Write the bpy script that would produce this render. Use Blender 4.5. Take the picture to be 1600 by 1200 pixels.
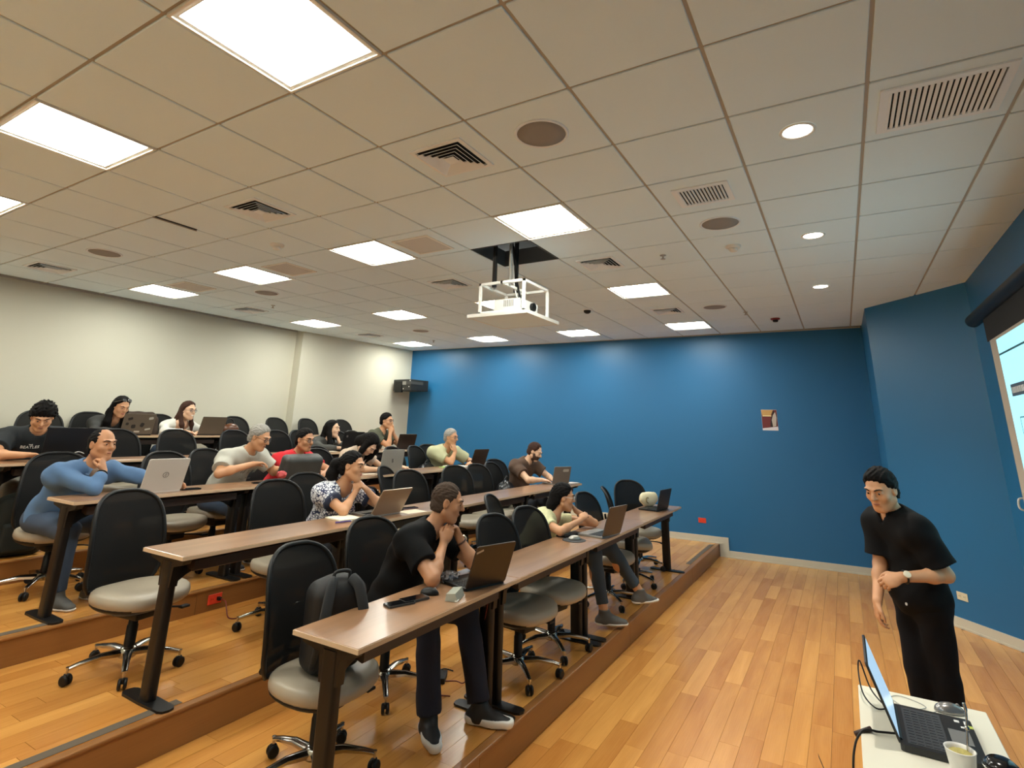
import bpy, bmesh, math, random
import numpy as np
from mathutils import Vector, Matrix

# ---------------------------------------------------------------- scene, camera, light
S = bpy.context.scene
for o in list(bpy.data.objects):
    bpy.data.objects.remove(o, do_unlink=True)
COL = S.collection
random.seed(7)
TILE = 0.61
CAM = Vector((-3.3838 * TILE, -2.5404 * TILE, 1.825))
YAW, PITCH, ROLL, FOCAL, CYP = 0.53647, 0.27115, 0.02673, 848.0, 430.17
CEIL = 2.5529 * TILE + 1.825

cam_data = bpy.data.cameras.new('camera')
cam_data.sensor_width = 36.0
cam_data.sensor_fit = 'HORIZONTAL'
cam_data.lens = FOCAL / 1600.0 * 36.0
cam_data.shift_y = -(600.0 - CYP) / 1600.0
cam_data.clip_start = 0.05
cam = bpy.data.objects.new('camera', cam_data)
COL.objects.link(cam)
_f = Vector((math.cos(PITCH) * math.cos(YAW), math.cos(PITCH) * math.sin(YAW), math.sin(PITCH)))
_r = Vector((math.sin(YAW), -math.cos(YAW), 0))
_u = _r.cross(_f)
_c, _s = math.cos(ROLL), math.sin(ROLL)
_r2 = _c * _r + _s * _u
_u2 = -_s * _r + _c * _u
cam.matrix_world = Matrix(((_r2.x, _u2.x, -_f.x, CAM.x), (_r2.y, _u2.y, -_f.y, CAM.y), (_r2.z, _u2.z, -_f.z, CAM.z), (0, 0, 0, 1)))
S.camera = cam

S.view_settings.view_transform = 'Standard'
S.view_settings.look = 'None'
S.view_settings.exposure = 0.42
S.view_settings.gamma = 1.0
S.view_settings.use_curve_mapping = False
world = bpy.data.worlds.new('world')
S.world = world
world.use_nodes = True
world.node_tree.nodes['Background'].inputs[0].default_value = (0.02, 0.02, 0.022, 1)
world.node_tree.nodes['Background'].inputs[1].default_value = 0.5
PANEL_POWER = 23.0       # emission of the ceiling light panels
SPOT_POWER = 105.0       # recessed downlights, watts
SCREEN_POWER = 1.1      # projected picture

# ---------------------------------------------------------------- materials
def srgb(r, g, b):
    def c(v):
        v /= 255.0
        return v / 12.92 if v <= 0.04045 else ((v + 0.055) / 1.055) ** 2.4
    return (c(r), c(g), c(b), 1.0)

_MC = {}
def mat(name, col, rough=0.6, metal=0.0, spec=0.5, noise=0.0, nscale=30.0, bump=0.0, bscale=200.0, coat=0.0, emit=None, estr=0.0, alpha=1.0, stretch=None):
    if name in _MC:
        return _MC[name]
    m = bpy.data.materials.new(name)
    m.use_nodes = True
    nt = m.node_tree
    b = nt.nodes['Principled BSDF']
    b.inputs['Base Color'].default_value = col
    b.inputs['Roughness'].default_value = rough
    b.inputs['Metallic'].default_value = metal
    b.inputs['Specular IOR Level'].default_value = spec
    b.inputs['Coat Weight'].default_value = coat
    b.inputs['Coat Roughness'].default_value = 0.15
    b.inputs['Alpha'].default_value = alpha
    if emit is not None:
        b.inputs['Emission Color'].default_value = emit
        b.inputs['Emission Strength'].default_value = estr
    if noise > 0 or bump > 0:
        tc = nt.nodes.new('ShaderNodeTexCoord')
        mp = nt.nodes.new('ShaderNodeMapping')
        nt.links.new(tc.outputs['Object'], mp.inputs['Vector'])
        if stretch:
            mp.inputs['Scale'].default_value = stretch
    if noise > 0:
        n = nt.nodes.new('ShaderNodeTexNoise')
        n.inputs['Scale'].default_value = nscale
        n.inputs['Detail'].default_value = 4
        nt.links.new(mp.outputs[0], n.inputs['Vector'])
        mx = nt.nodes.new('ShaderNodeMix')
        mx.data_type = 'RGBA'
        mx.inputs[6].default_value = tuple(v * (1 - noise) for v in col[:3]) + (1,)
        mx.inputs[7].default_value = tuple(min(1, v * (1 + noise)) for v in col[:3]) + (1,)
        nt.links.new(n.outputs['Fac'], mx.inputs[0])
        nt.links.new(mx.outputs[2], b.inputs['Base Color'])
    if bump > 0:
        n2 = nt.nodes.new('ShaderNodeTexNoise')
        n2.inputs['Scale'].default_value = bscale
        n2.inputs['Detail'].default_value = 3
        nt.links.new(mp.outputs[0], n2.inputs['Vector'])
        bp = nt.nodes.new('ShaderNodeBump')
        bp.inputs['Strength'].default_value = bump
        bp.inputs['Distance'].default_value = 0.004
        nt.links.new(n2.outputs['Fac'], bp.inputs['Height'])
        nt.links.new(bp.outputs[0], b.inputs['Normal'])
    _MC[name] = m
    return m

def wood(name, c1, c2, rough=0.3, scale=(1.2, 9, 9), rand=True, coat=0.0, spread=0.5):
    m = bpy.data.materials.new(name)
    m.use_nodes = True
    nt = m.node_tree
    N, L = nt.nodes, nt.links
    b = N['Principled BSDF']
    b.inputs['Roughness'].default_value = rough
    b.inputs['Coat Weight'].default_value = coat
    b.inputs['Coat Roughness'].default_value = 0.2
    tc = N.new('ShaderNodeTexCoord')
    geo = N.new('ShaderNodeNewGeometry')
    oi = N.new('ShaderNodeObjectInfo')
    mp = N.new('ShaderNodeMapping')
    mp.inputs['Scale'].default_value = scale
    L.new(geo.outputs['Position'], mp.inputs['Vector'])
    if rand:
        sc = N.new('ShaderNodeMath'); sc.operation = 'MULTIPLY'; sc.inputs[1].default_value = 37.0
        L.new(oi.outputs['Random'], sc.inputs[0])
        cb = N.new('ShaderNodeCombineXYZ')
        L.new(sc.outputs[0], cb.inputs[0]); L.new(sc.outputs[0], cb.inputs[1])
        ad = N.new('ShaderNodeVectorMath'); ad.operation = 'ADD'
        L.new(mp.outputs[0], ad.inputs[0]); L.new(cb.outputs[0], ad.inputs[1])
        vec = ad.outputs[0]
    else:
        vec = mp.outputs[0]
    n = N.new('ShaderNodeTexNoise'); n.inputs['Scale'].default_value = 1.0; n.inputs['Detail'].default_value = 6; n.inputs['Distortion'].default_value = 0.6
    L.new(vec, n.inputs['Vector'])
    mp2 = N.new('ShaderNodeMapping'); mp2.inputs['Scale'].default_value = (4, 22, 22)
    L.new(vec, mp2.inputs['Vector'])
    n2 = N.new('ShaderNodeTexNoise'); n2.inputs['Scale'].default_value = 1.0; n2.inputs['Detail'].default_value = 3
    L.new(mp2.outputs[0], n2.inputs['Vector'])
    m1 = N.new('ShaderNodeMath'); m1.operation = 'MULTIPLY_ADD'; m1.inputs[1].default_value = 0.75; m1.inputs[2].default_value = -0.05
    L.new(n.outputs['Fac'], m1.inputs[0])
    m2 = N.new('ShaderNodeMath'); m2.operation = 'MULTIPLY_ADD'; m2.inputs[1].default_value = 0.3
    L.new(n2.outputs['Fac'], m2.inputs[0]); L.new(m1.outputs[0], m2.inputs[2])
    m3 = N.new('ShaderNodeMath'); m3.operation = 'MULTIPLY_ADD'; m3.inputs[1].default_value = spread
    L.new(oi.outputs['Random'], m3.inputs[0])
    m4 = N.new('ShaderNodeMath'); m4.operation = 'SUBTRACT'; m4.inputs[1].default_value = spread * 0.5
    L.new(m2.outputs[0], m4.inputs[0]); L.new(m4.outputs[0], m3.inputs[2])
    mx = N.new('ShaderNodeMix'); mx.data_type = 'RGBA'
    mx.inputs[6].default_value = c1; mx.inputs[7].default_value = c2
    L.new(m3.outputs[0] if rand else m2.outputs[0], mx.inputs[0])
    L.new(mx.outputs[2], b.inputs['Base Color'])
    bp = N.new('ShaderNodeBump'); bp.inputs['Strength'].default_value = 0.08; bp.inputs['Distance'].default_value = 0.002
    L.new(n2.outputs['Fac'], bp.inputs['Height']); L.new(bp.outputs[0], b.inputs['Normal'])
    return m

M_floor = wood('oak_planks', srgb(176, 108, 40), srgb(242, 178, 94), rough=0.25, scale=(1.1, 9, 9), coat=0.3, spread=0.42)
M_floor_plain = wood('oak_board', srgb(160, 104, 44), srgb(220, 162, 84), rough=0.3, scale=(0.8, 7, 7), coat=0.2, spread=0.3)
M_riser = wood('oak_riser', srgb(122, 78, 38), srgb(172, 118, 62), rough=0.35, scale=(0.8, 7, 7), coat=0.1, spread=0.2)
M_table = wood('walnut_laminate', srgb(96, 64, 44), srgb(200, 152, 110), rough=0.32, scale=(0.7, 8, 8), coat=0.7, spread=0.1)
M_tedge = mat('walnut_edge', srgb(206, 180, 148), 0.4)
M_white_wall = mat('cream_paint', srgb(206, 202, 184), 0.75, bump=0.05, bscale=120)
M_blue = mat('blue_paint', srgb(34, 106, 154), 0.42, bump=0.05, bscale=120)
M_tile = mat('ceiling_tile_white', srgb(228, 245, 255), 0.9, noise=0.01, nscale=60, bump=0.15, bscale=300)
M_bar = mat('ceiling_bar_paint', srgb(176, 168, 156), 0.6)
M_dark_void = mat('dark_void', srgb(24, 24, 26), 0.8)
M_base = mat('baseboard_paint', srgb(206, 200, 182), 0.35)
M_black = mat('black_plastic', srgb(12, 12, 12), 0.45, spec=.35)
M_blackmet = mat('black_brown_metal', srgb(15, 12, 11), 0.42, metal=0.1)
M_alu = mat('polished_aluminium', srgb(190, 186, 178), 0.18, metal=1.0)
M_alu_s = mat('brushed_silver', srgb(180, 178, 172), 0.35, metal=0.7)
M_leather = mat('taupe_vinyl', srgb(168, 157, 138), 0.36, noise=0.05, nscale=12, bump=0.1, bscale=260)
M_fabric = mat('black_knit', srgb(14, 14, 14), 0.85, bump=0.4, bscale=900)
M_bag = mat('black_nylon', srgb(13, 13, 14), 0.6, bump=0.3, bscale=500)
M_white_pl = mat('white_plastic', srgb(228, 226, 220), 0.4)
M_white_met = mat('white_powdercoat', srgb(232, 230, 222), 0.4)
M_red = mat('red_plate', srgb(226, 66, 40), 0.45)
M_panel = mat('lit_diffuser', srgb(255, 250, 240), 0.5, emit=(0.97, 0.99, 0.91, 1), estr=PANEL_POWER)
M_disc = mat('lit_disc', srgb(255, 250, 235), 0.5, emit=(1.0, 0.95, 0.85, 1), estr=7.0)
M_grey = mat('grey_mesh', srgb(150, 146, 142), 0.8, bump=0.4, bscale=700)
M_vent = mat('vent_white', srgb(236, 242, 248), 0.5)
M_strip = mat('grey_grip_strip', srgb(98, 86, 72), 0.9, bump=0.5, bscale=500)

def mesh_fabric():
    m = bpy.data.materials.new('open_mesh_fabric')
    m.use_nodes = True
    nt = m.node_tree
    b = nt.nodes['Principled BSDF']
    b.inputs['Base Color'].default_value = srgb(20, 20, 20)
    b.inputs['Roughness'].default_value = 0.8
    b.inputs['Specular IOR Level'].default_value = 0.2
    t = nt.nodes.new('ShaderNodeBsdfTransparent')
    mx = nt.nodes.new('ShaderNodeMixShader'); mx.inputs[0].default_value = 0.975
    nt.links.new(t.outputs[0], mx.inputs[1]); nt.links.new(b.outputs[0], mx.inputs[2])
    nt.links.new(mx.outputs[0], nt.nodes['Material Output'].inputs['Surface'])
    return m
M_mesh = mesh_fabric()

# ---------------------------------------------------------------- object helpers
def V(*a):
    return Vector(a)

def empty(name, label, cat, loc=(0, 0, 0), rz=0.0, group=None, kind=None):
    o = bpy.data.objects.new(name, None)
    o.empty_display_size = 0.1
    COL.objects.link(o)
    o.location = loc
    o.rotation_euler = (0, 0, rz)
    tag(o, label, cat, group, kind)
    return o

def tag(o, label=None, cat=None, group=None, kind=None):
    if label: o['label'] = label
    if cat: o['category'] = cat
    if group: o['group'] = group
    if kind: o['kind'] = kind
    return o

def link_mesh(name, me, m, parent=None, loc=None, smooth=False):
    if m is not None and len(me.materials) == 0:
        for mm in (m if isinstance(m, (list, tuple)) else [m]):
            me.materials.append(mm)
    if smooth:
        me.polygons.foreach_set('use_smooth', [True] * len(me.polygons))
    o = bpy.data.objects.new(name, me)
    COL.objects.link(o)
    if parent is not None:
        o.parent = parent
    if loc is not None:
        o.location = loc
    return o

def obj(name, bm, m, parent=None, loc=None, smooth=False, angle=None):
    me = bpy.data.meshes.new(name)
    bmesh.ops.recalc_face_normals(bm, faces=bm.faces)
    bm.to_mesh(me)
    bm.free()
    o = link_mesh(name, me, m, parent, loc, smooth or angle is not None)
    if angle is not None:
        sharp_edges(me, angle)
    return o

def sharp_edges(me, angle):
    try:
        me.set_sharp_from_angle(angle=angle)
    except Exception:
        pass

def B():
    return bmesh.new()

def box(bm, x0, x1, y0, y1, z0, z1, mx=None, bevel=0.0, seg=2):
    vs = [bm.verts.new((x, y, z)) for x in (x0, x1) for y in (y0, y1) for z in (z0, z1)]
    fs = [(0, 1, 3, 2), (4, 6, 7, 5), (0, 4, 5, 1), (2, 3, 7, 6), (0, 2, 6, 4), (1, 5, 7, 3)]
    faces = [bm.faces.new([vs[i] for i in f]) for f in fs]
    if bevel > 0:
        es = list({e for f in faces for e in f.edges})
        r = bmesh.ops.bevel(bm, geom=es, offset=bevel, segments=seg, profile=0.5, affect='EDGES')
        vs = list({v for f in r['faces'] for v in f.verts} | {v for v in vs if v.is_valid})
    if mx is not None:
        bmesh.ops.transform(bm, matrix=mx, verts=[v for v in vs if v.is_valid])
    return vs

def prism(bm, pts, z0, z1):
    """polygon pts (x,y) extruded in z"""
    a = [bm.verts.new((p[0], p[1], z0)) for p in pts]
    b = [bm.verts.new((p[0], p[1], z1)) for p in pts]
    n = len(pts)
    bm.faces.new(a[::-1]); bm.faces.new(b)
    for i in range(n):
        bm.faces.new((a[i], a[(i + 1) % n], b[(i + 1) % n], b[i]))

def prism_m(bm, pts, d0, d1, mx):
    k = len(bm.verts)
    bm.verts.ensure_lookup_table()
    prism(bm, pts, d0, d1)
    bm.verts.ensure_lookup_table()
    bmesh.ops.transform(bm, matrix=mx, verts=bm.verts[k:])

def lathe(bm, prof, n=20, mx=None, cap=True):
    """prof: list (r,z)"""
    rings = []
    for r, z in prof:
        rings.append([bm.verts.new((r * math.cos(2 * math.pi * i / n), r * math.sin(2 * math.pi * i / n), z)) for i in range(n)])
    for a, b in zip(rings, rings[1:]):
        for i in range(n):
            bm.faces.new((a[i], a[(i + 1) % n], b[(i + 1) % n], b[i]))
    if cap:
        bm.faces.new(rings[0][::-1]); bm.faces.new(rings[-1])
    if mx is not None:
        bmesh.ops.transform(bm, matrix=mx, verts=[v for r in rings for v in r])

def tube(bm, pts, r, n=8, closed=False, flat=None, cap=True):
    pts = [Vector(p) for p in pts]
    N = len(pts)
    rs = r if isinstance(r, (list, tuple)) else [r] * N
    rings = []
    prev = None
    for i, p in enumerate(pts):
        if closed:
            t = (pts[(i + 1) % N] - pts[i - 1]).normalized()
        else:
            t = (pts[min(i + 1, N - 1)] - pts[max(i - 1, 0)]).normalized()
        if prev is None:
            a = Vector((0, 0, 1)) if abs(t.z) < 0.9 else Vector((1, 0, 0))
            u = t.cross(a).normalized()
        else:
            u = (prev - t * prev.dot(t)).normalized()
        prev = u
        w = t.cross(u)
        ring = []
        for k in range(n):
            an = 2 * math.pi * k / n
            d = (u * math.cos(an) + w * math.sin(an)) * rs[i]
            if flat is not None:
                ax, s = flat
                ax = Vector(ax)
                d = d - ax * d.dot(ax) * (1 - s)
            ring.append(bm.verts.new(p + d))
        rings.append(ring)
    m = N if closed else N - 1
    for i in range(m):
        a, b = rings[i], rings[(i + 1) % N]
        for k in range(n):
            bm.faces.new((a[k], a[(k + 1) % n], b[(k + 1) % n], b[k]))
    if not closed and cap:
        bm.faces.new(rings[0][::-1]); bm.faces.new(rings[-1])

def smooth_path(pts, n=6):
    """catmull-rom through pts"""
    P = [Vector(p) for p in pts]
    out = []
    for i in range(len(P) - 1):
        p0 = P[max(i - 1, 0)]; p1 = P[i]; p2 = P[i + 1]; p3 = P[min(i + 2, len(P) - 1)]
        for k in range(n):
            t = k / n
            out.append(0.5 * ((2 * p1) + (-p0 + p2) * t + (2 * p0 - 5 * p1 + 4 * p2 - p3) * t * t + (-p0 + 3 * p1 - 3 * p2 + p3) * t ** 3))
    out.append(P[-1])
    return out

def round_rect(w, h, r, n=5):
    pts = []
    for cx, cy, a0 in ((w / 2 - r, h / 2 - r, 0), (-w / 2 + r, h / 2 - r, 90), (-w / 2 + r, -h / 2 + r, 180), (w / 2 - r, -h / 2 + r, 270)):
        for i in range(n + 1):
            a = math.radians(a0 + 90 * i / n)
            pts.append((cx + r * math.cos(a), cy + r * math.sin(a)))
    return pts

def T(x, y, z): return Matrix.Translation((x, y, z))
def RX(a): return Matrix.Rotation(a, 4, 'X')
def RY(a): return Matrix.Rotation(a, 4, 'Y')
def RZ(a): return Matrix.Rotation(a, 4, 'Z')

def copy_tree(o, parent=None):
    c = o.copy()
    COL.objects.link(c)
    if parent is not None:
        c.parent = parent
    for ch in list(o.children):
        copy_tree(ch, c)
    return c

def text_mesh(name, body, size, m, parent, mx, extrude=.0006, spacing=1.0, bend=None):
    """lettering as an ordinary mesh"""
    fc = bpy.data.curves.new(name, 'FONT'); fc.body = body; fc.size = size; fc.extrude = extrude
    fc.align_x = 'CENTER'; fc.align_y = 'CENTER'; fc.space_character = spacing; fc.resolution_u = 3
    fo = bpy.data.objects.new(name, fc); COL.objects.link(fo)
    dg = bpy.context.evaluated_depsgraph_get()
    me = bpy.data.meshes.new_from_object(fo.evaluated_get(dg))
    bpy.data.objects.remove(fo, do_unlink=True)
    me.transform(mx)
    if bend:
        for v in me.vertices:
            v.co = bend(v.co)
    me.materials.clear(); me.materials.append(m)
    o = bpy.data.objects.new(name, me); COL.objects.link(o); o.parent = parent
    return o

# ---------------------------------------------------------------- the room
TZ = [0.0, 0.18, 0.36, 0.525, 0.695, 0.87]          # floor levels, main floor then five tiers
TY = [-2.82, 0.27, 1.60, 2.92, 4.25, 5.58, 6.9]     # front edges of the tiers
XL = -3.9
YF = -2.822
BW0 = (7.206, 6.471); BW1 = (7.489, -2.006)          # blue side wall line
DG0 = (6.014, -1.969); DG1 = (4.977, -2.823)         # diagonal wall
def bwx(y):
    return BW0[0] + (BW1[0] - BW0[0]) * (BW0[1] - y) / (BW0[1] - BW1[1])

def struct(name, bm, m, **k):
    o = obj(name, bm, m, **k)
    if o.parent is None:
        o['kind'] = 'structure'
    return o

# walls
bm = B(); prism(bm, [(7.20, 6.65), (bwx(-3), -3.0), (bwx(-3) + .15, -3.0), (7.35, 6.65)], 0, CEIL + .5)
wb = struct('wall_side', bm, M_blue); wb['label'] = 'blue painted side wall at the far end of the rows'
bm = B(); prism(bm, [DG0, DG1, (4.9, -2.95), (7.6, -2.95), (7.6, -1.969)], 0, CEIL + .02)
wd = struct('wall_angled', bm, M_blue); wd['label'] = 'blue angled wall beside the projection screen'
bm = B(); prism(bm, [(XL, YF - .15), (4.99, YF - .15), (4.99, YF), (XL, YF)], 0, CEIL + .5)
struct('wall_front', bm, M_blue)
bm = B(); prism(bm, [(XL, 6.87), (4.45, 6.84), (4.45, 7.0), (XL, 7.0)], 0, CEIL + .5)
prism(bm, [(4.42, 6.66), (7.25, 6.47), (7.25, 7.0), (4.42, 7.0)], 0, CEIL + .5)
wr = struct('wall_rear', bm, M_white_wall); wr['label'] = 'cream rear wall with a shallow step in it'
bm = B(); prism(bm, [(XL - .15, -3.0), (XL, -3.0), (XL, 7.0), (XL - .15, 7.0)], 0, CEIL + .5)
struct('wall_left', bm, M_white_wall)
bm = B(); box(bm, XL - .15, 7.8, -3.0, 7.0, CEIL + .42, CEIL + .5)
struct('ceiling_deck', bm, M_dark_void)

# main floor: a sub-floor with planks laid on it
bm = B(); box(bm, XL, 7.55, -2.95, TY[1] + .02, -0.06, -0.014)
floor = struct('floor', bm, M_floor_plain)
plank_me = None
def unit_plank():
    bm = B()
    box(bm, 0, 1, 0, 1, 0, 1)
    me = bpy.data.meshes.new('plank')
    bmesh.ops.recalc_face_normals(bm, faces=bm.faces)
    bm.to_mesh(me); bm.free()
    me.materials.append(M_floor)
    return me
plank_me = unit_plank()
def planks(parent, x0, x1, y0, y1, ztop, wd=0.115, seed=1, thick=0.012, xlim=None, lo=.5, hi=1.05, x_first=None):
    """floor boards along x; those left of x_first are joined into one piece"""
    rnd = random.Random(seed)
    n = max(1, round((y1 - y0) / wd)); w = (y1 - y0) / n
    rest = B(); has = False
    for j in range(n):
        ya = y0 + j * w
        x = x0 - rnd.uniform(0, .6)
        xe = xlim(ya + w / 2) if xlim else x1
        while x < xe:
            L = rnd.uniform(lo, hi)
            a, b = max(x, x0), min(x + L, xe)
            x += L
            if b - a < .05: continue
            g = 0.0008
            if x_first is not None and b < x_first:
                box(rest, a + g, b - g, ya + g, ya + w - g, ztop - thick, ztop); has = True
                continue
            o = bpy.data.objects.new('plank', plank_me)
            COL.objects.link(o)
            o.parent = parent
            o.location = (a + g, ya + g, ztop - thick)
            o.scale = (b - a - 2 * g, w - 2 * g, thick + rnd.uniform(-.0004, .0004))
    if has:
        o = obj('planks_beyond_view', rest, M_floor_plain, parent); o['kind'] = 'stuff'
    else:
        rest.free()
def floor_end(y):
    if y < -1.969:
        t = (y + 1.969) / (-2.823 + 1.969)
        return 6.014 + (4.977 - 6.014) * t
    return bwx(y)
planks(floor, XL, 7.5, YF, TY[1], 0.0, 0.118, 3, xlim=floor_end, lo=.55, hi=1.25, x_first=0.0)

# tiers
for i in range(1, 6):
    z = TZ[i]; y0, y1 = TY[i], TY[i + 1]
    bm = B(); prism(bm, [(XL, y0 + .02), (bwx(y0), y0 + .02), (bwx(y1), y1), (XL, y1)], 0, z - .014)
    t = struct('floor_tier', bm, M_floor_plain)
    planks(t, XL, 7.4, y0 + .045, y1, z, 0.118, 10 + i, xlim=bwx, x_first=(-1.4, -1.4, -1.2, -.9, .0, 3.0)[i])
    # riser boards
    x = XL; k = 0
    for L in (2.3, 2.4, 2.4, 2.4, 2.4):
        xe = min(x + L, bwx(y0))
        bm = B(); box(bm, x + .001, xe - .001, y0, y0 + .02, TZ[i - 1], z - .016, bevel=.0015, seg=1)
        obj('riser_board', bm, M_riser, t)
        x = xe
    bm = B(); box(bm, XL, bwx(y0), y0 - .008, y0 + .045, z - .016, z + .001, bevel=.006, seg=2)
    obj('nosing', bm, M_riser, t)
    for (a, b) in {1: ((XL, -.7), (5.75, 7.25)), 2: ((XL, 0.0), (6.2, 7.2)), 3: ((XL, -.12), (6.3, 7.2)), 4: ((XL, -.5),), 5: ((XL, -.5),)}[i]:
        bm = B(); box(bm, a, b, y0 + .05, y0 + .11, z, z + .0025)
        obj('grip_strip', bm, M_strip, t)

# baseboards
def board(name, p, q, z0, h=.095, th=.016, side=1):
    p = Vector((*p, 0)); q = Vector((*q, 0)); d = (q - p).normalized(); n = Vector((-d.y, d.x, 0)) * side
    bm = B()
    prism(bm, [tuple((p)[:2]), tuple((q)[:2]), tuple((q + n * th)[:2]), tuple((p + n * th)[:2])], z0, z0 + h)
    prism(bm, [tuple((p)[:2]), tuple((q)[:2]), tuple((q + n * (th + .01))[:2]), tuple((p + n * (th + .01))[:2])], z0, z0 + .018)
    return struct(name, bm, M_base)
board('baseboard_side', (bwx(-2.0), -2.0), (bwx(.20), .20), 0)
for i in range(1, 6):
    board('baseboard_side', (bwx(TY[i] + .0), TY[i] + .0 if i > 1 else .20), (bwx(TY[i + 1]), TY[i + 1] if i < 5 else 6.47), TZ[i])
bm = B(); prism(bm, [(bwx(.2), .13), (bwx(.2), .262), (bwx(.2) - .018, .262), (bwx(.2) - .018, .13)], 0, TZ[1] + .095)
struct('baseboard_side', bm, M_base)
board('baseboard_angled', DG0, DG1, 0, side=-1)
board('baseboard_front', (XL, YF), (4.97, YF), 0, side=1)
board('baseboard_rear', (XL, 6.87), (4.43, 6.845), TZ[5], side=-1)
board('baseboard_rear', (4.42, 6.66), (7.2, 6.475), TZ[5], side=-1)

# ---------------------------------------------------------------- ceiling
ceil = empty('ceiling', 'suspended ceiling of square off-white tiles', None)
ceil['kind'] = 'structure'
if 'category' in ceil: del ceil['category']
TROFF = [(u, v) for u in (-5.5, -1.5, 2.5, 6.5, 10.5) for v in (-.5, -3.5, -6.5, -9.5) if not (u == -5.5 and v < -4)]  # panels behind the camera are unseen, added to brighten the near ceiling
HOLE = (3.5, -1.5)
GR_BIG = (1.5, 3.5); GR_SMALL = (2.5, 1.5)
def cell(u, v):
    return (u * TILE, -v * TILE)
tile_bm = B(); g = .0085
box(tile_bm, -TILE / 2 + g, TILE / 2 - g, -TILE / 2 + g, TILE / 2 - g, 0, .016, bevel=.003, seg=1)
tile_me = bpy.data.meshes.new('ceiling_tile'); bmesh.ops.recalc_face_normals(tile_bm, faces=tile_bm.faces); tile_bm.to_mesh(tile_me); tile_bm.free()
tile_me.materials.append(M_tile)
skip = {(u, v) for u, v in TROFF} | {HOLE}
for iu in range(-6, 13):
    for iv in range(-12, 5):
        u, v = iu + .5, iv + .5
        x, y = cell(u, v)
        if (u, v) in skip or x > 7.6 or y > 7.0 or y < -3.1: continue
        o = bpy.data.objects.new('ceiling_tile', tile_me); COL.objects.link(o); o.parent = ceil
        o.location = (x, y, CEIL)
        sx = sy = 1.0
        if x + TILE / 2 > 7.6: pass
# bars of the grid
for iu in range(-6, 13):
    x = iu * TILE
    if x > 7.5: continue
    bm = B(); box(bm, x - .011, x + .011, -2.85, 6.9, CEIL + .010, CEIL + .034)
    obj('ceiling_bar', bm, M_bar, ceil)
for iv in range(-11, 6):
    y = -iv * TILE
    if y < -2.85: continue
    bm = B(); box(bm, XL, 7.5, y - .011, y + .011, CEIL + .009, CEIL + .032)
    obj('ceiling_bar', bm, M_bar, ceil)
for xy, ext in (((XL, 6.84, 4.43, 6.86), 0),):
    bm = B(); box(bm, XL, 4.43, 6.825, 6.85, CEIL - .004, CEIL + .02)
    obj('edge_trim', bm, M_bar, ceil)
bm = B()
prism(bm, [(7.185, 6.47), (bwx(-1.96) - .02, -1.96), (bwx(-1.96), -1.96), (7.206, 6.47)], CEIL - .004, CEIL + .02)
obj('edge_trim', bm, M_bar, ceil)

def rect_ring(bm, w, h, t, z0, z1, w2=None):
    """square ring outer w,h, bar width t, tapering"""
    o = [(-w / 2, -h / 2), (w / 2, -h / 2), (w / 2, h / 2), (-w / 2, h / 2)]
    i = [(-w / 2 + t, -h / 2 + t), (w / 2 - t, -h / 2 + t), (w / 2 - t, h / 2 - t), (-w / 2 + t, h / 2 - t)]
    vo0 = [bm.verts.new((*p, z0)) for p in o]; vi0 = [bm.verts.new((*p, z0)) for p in i]
    vo1 = [bm.verts.new((*p, z1)) for p in o]; vi1 = [bm.verts.new((*p, z1)) for p in i]
    for k in range(4):
        j = (k + 1) % 4
        bm.faces.new((vo0[k], vo0[j], vi0[j], vi0[k])); bm.faces.new((vo1[k], vi1[k], vi1[j], vo1[j]))
        bm.faces.new((vo0[k], vo1[k], vo1[j], vo0[j])); bm.faces.new((vi0[k], vi0[j], vi1[j], vi1[k]))

def rowname(v):
    return {-.5: 'row nearest the projection screen', -3.5: 'second row from the screen', -6.5: 'third row from the screen', -9.5: 'row nearest the cream wall'}[v]
def colname(u):
    return {-5.5: 'added light, unseen behind the near end', -1.5: 'almost overhead at the near end', 2.5: 'second from the near end', 6.5: 'third from the near end', 10.5: 'closest to the blue wall'}[u]
proto = None
for (u, v) in TROFF:
    if (u, v) == (-1.5, -9.5):
        lab = 'square lit ceiling panel of the row nearest the cream wall, out at the near end'
    else:
        lab = 'square lit ceiling panel, %s, %s' % (rowname(v), colname(u))
    if proto is None:
        t = empty('ceiling_light_panel', lab, 'ceiling light', (*cell(u, v), CEIL), group='square lit ceiling panels')
        bm = B(); rect_ring(bm, TILE - .012, TILE - .012, .012, -.006, .012)
        rect_ring(bm, TILE - .036, TILE - .036, .02, .004, .05)
        obj('frame', bm, M_white_met, t)
        bm = B(); box(bm, -TILE / 2 + .034, TILE / 2 - .034, -TILE / 2 + .034, TILE / 2 - .034, .012, .03)
        obj('diffuser', bm, M_panel, t)
        proto = t
    else:
        t = copy_tree(proto); t.location = (*cell(u, v), CEIL); t['label'] = lab

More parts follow.
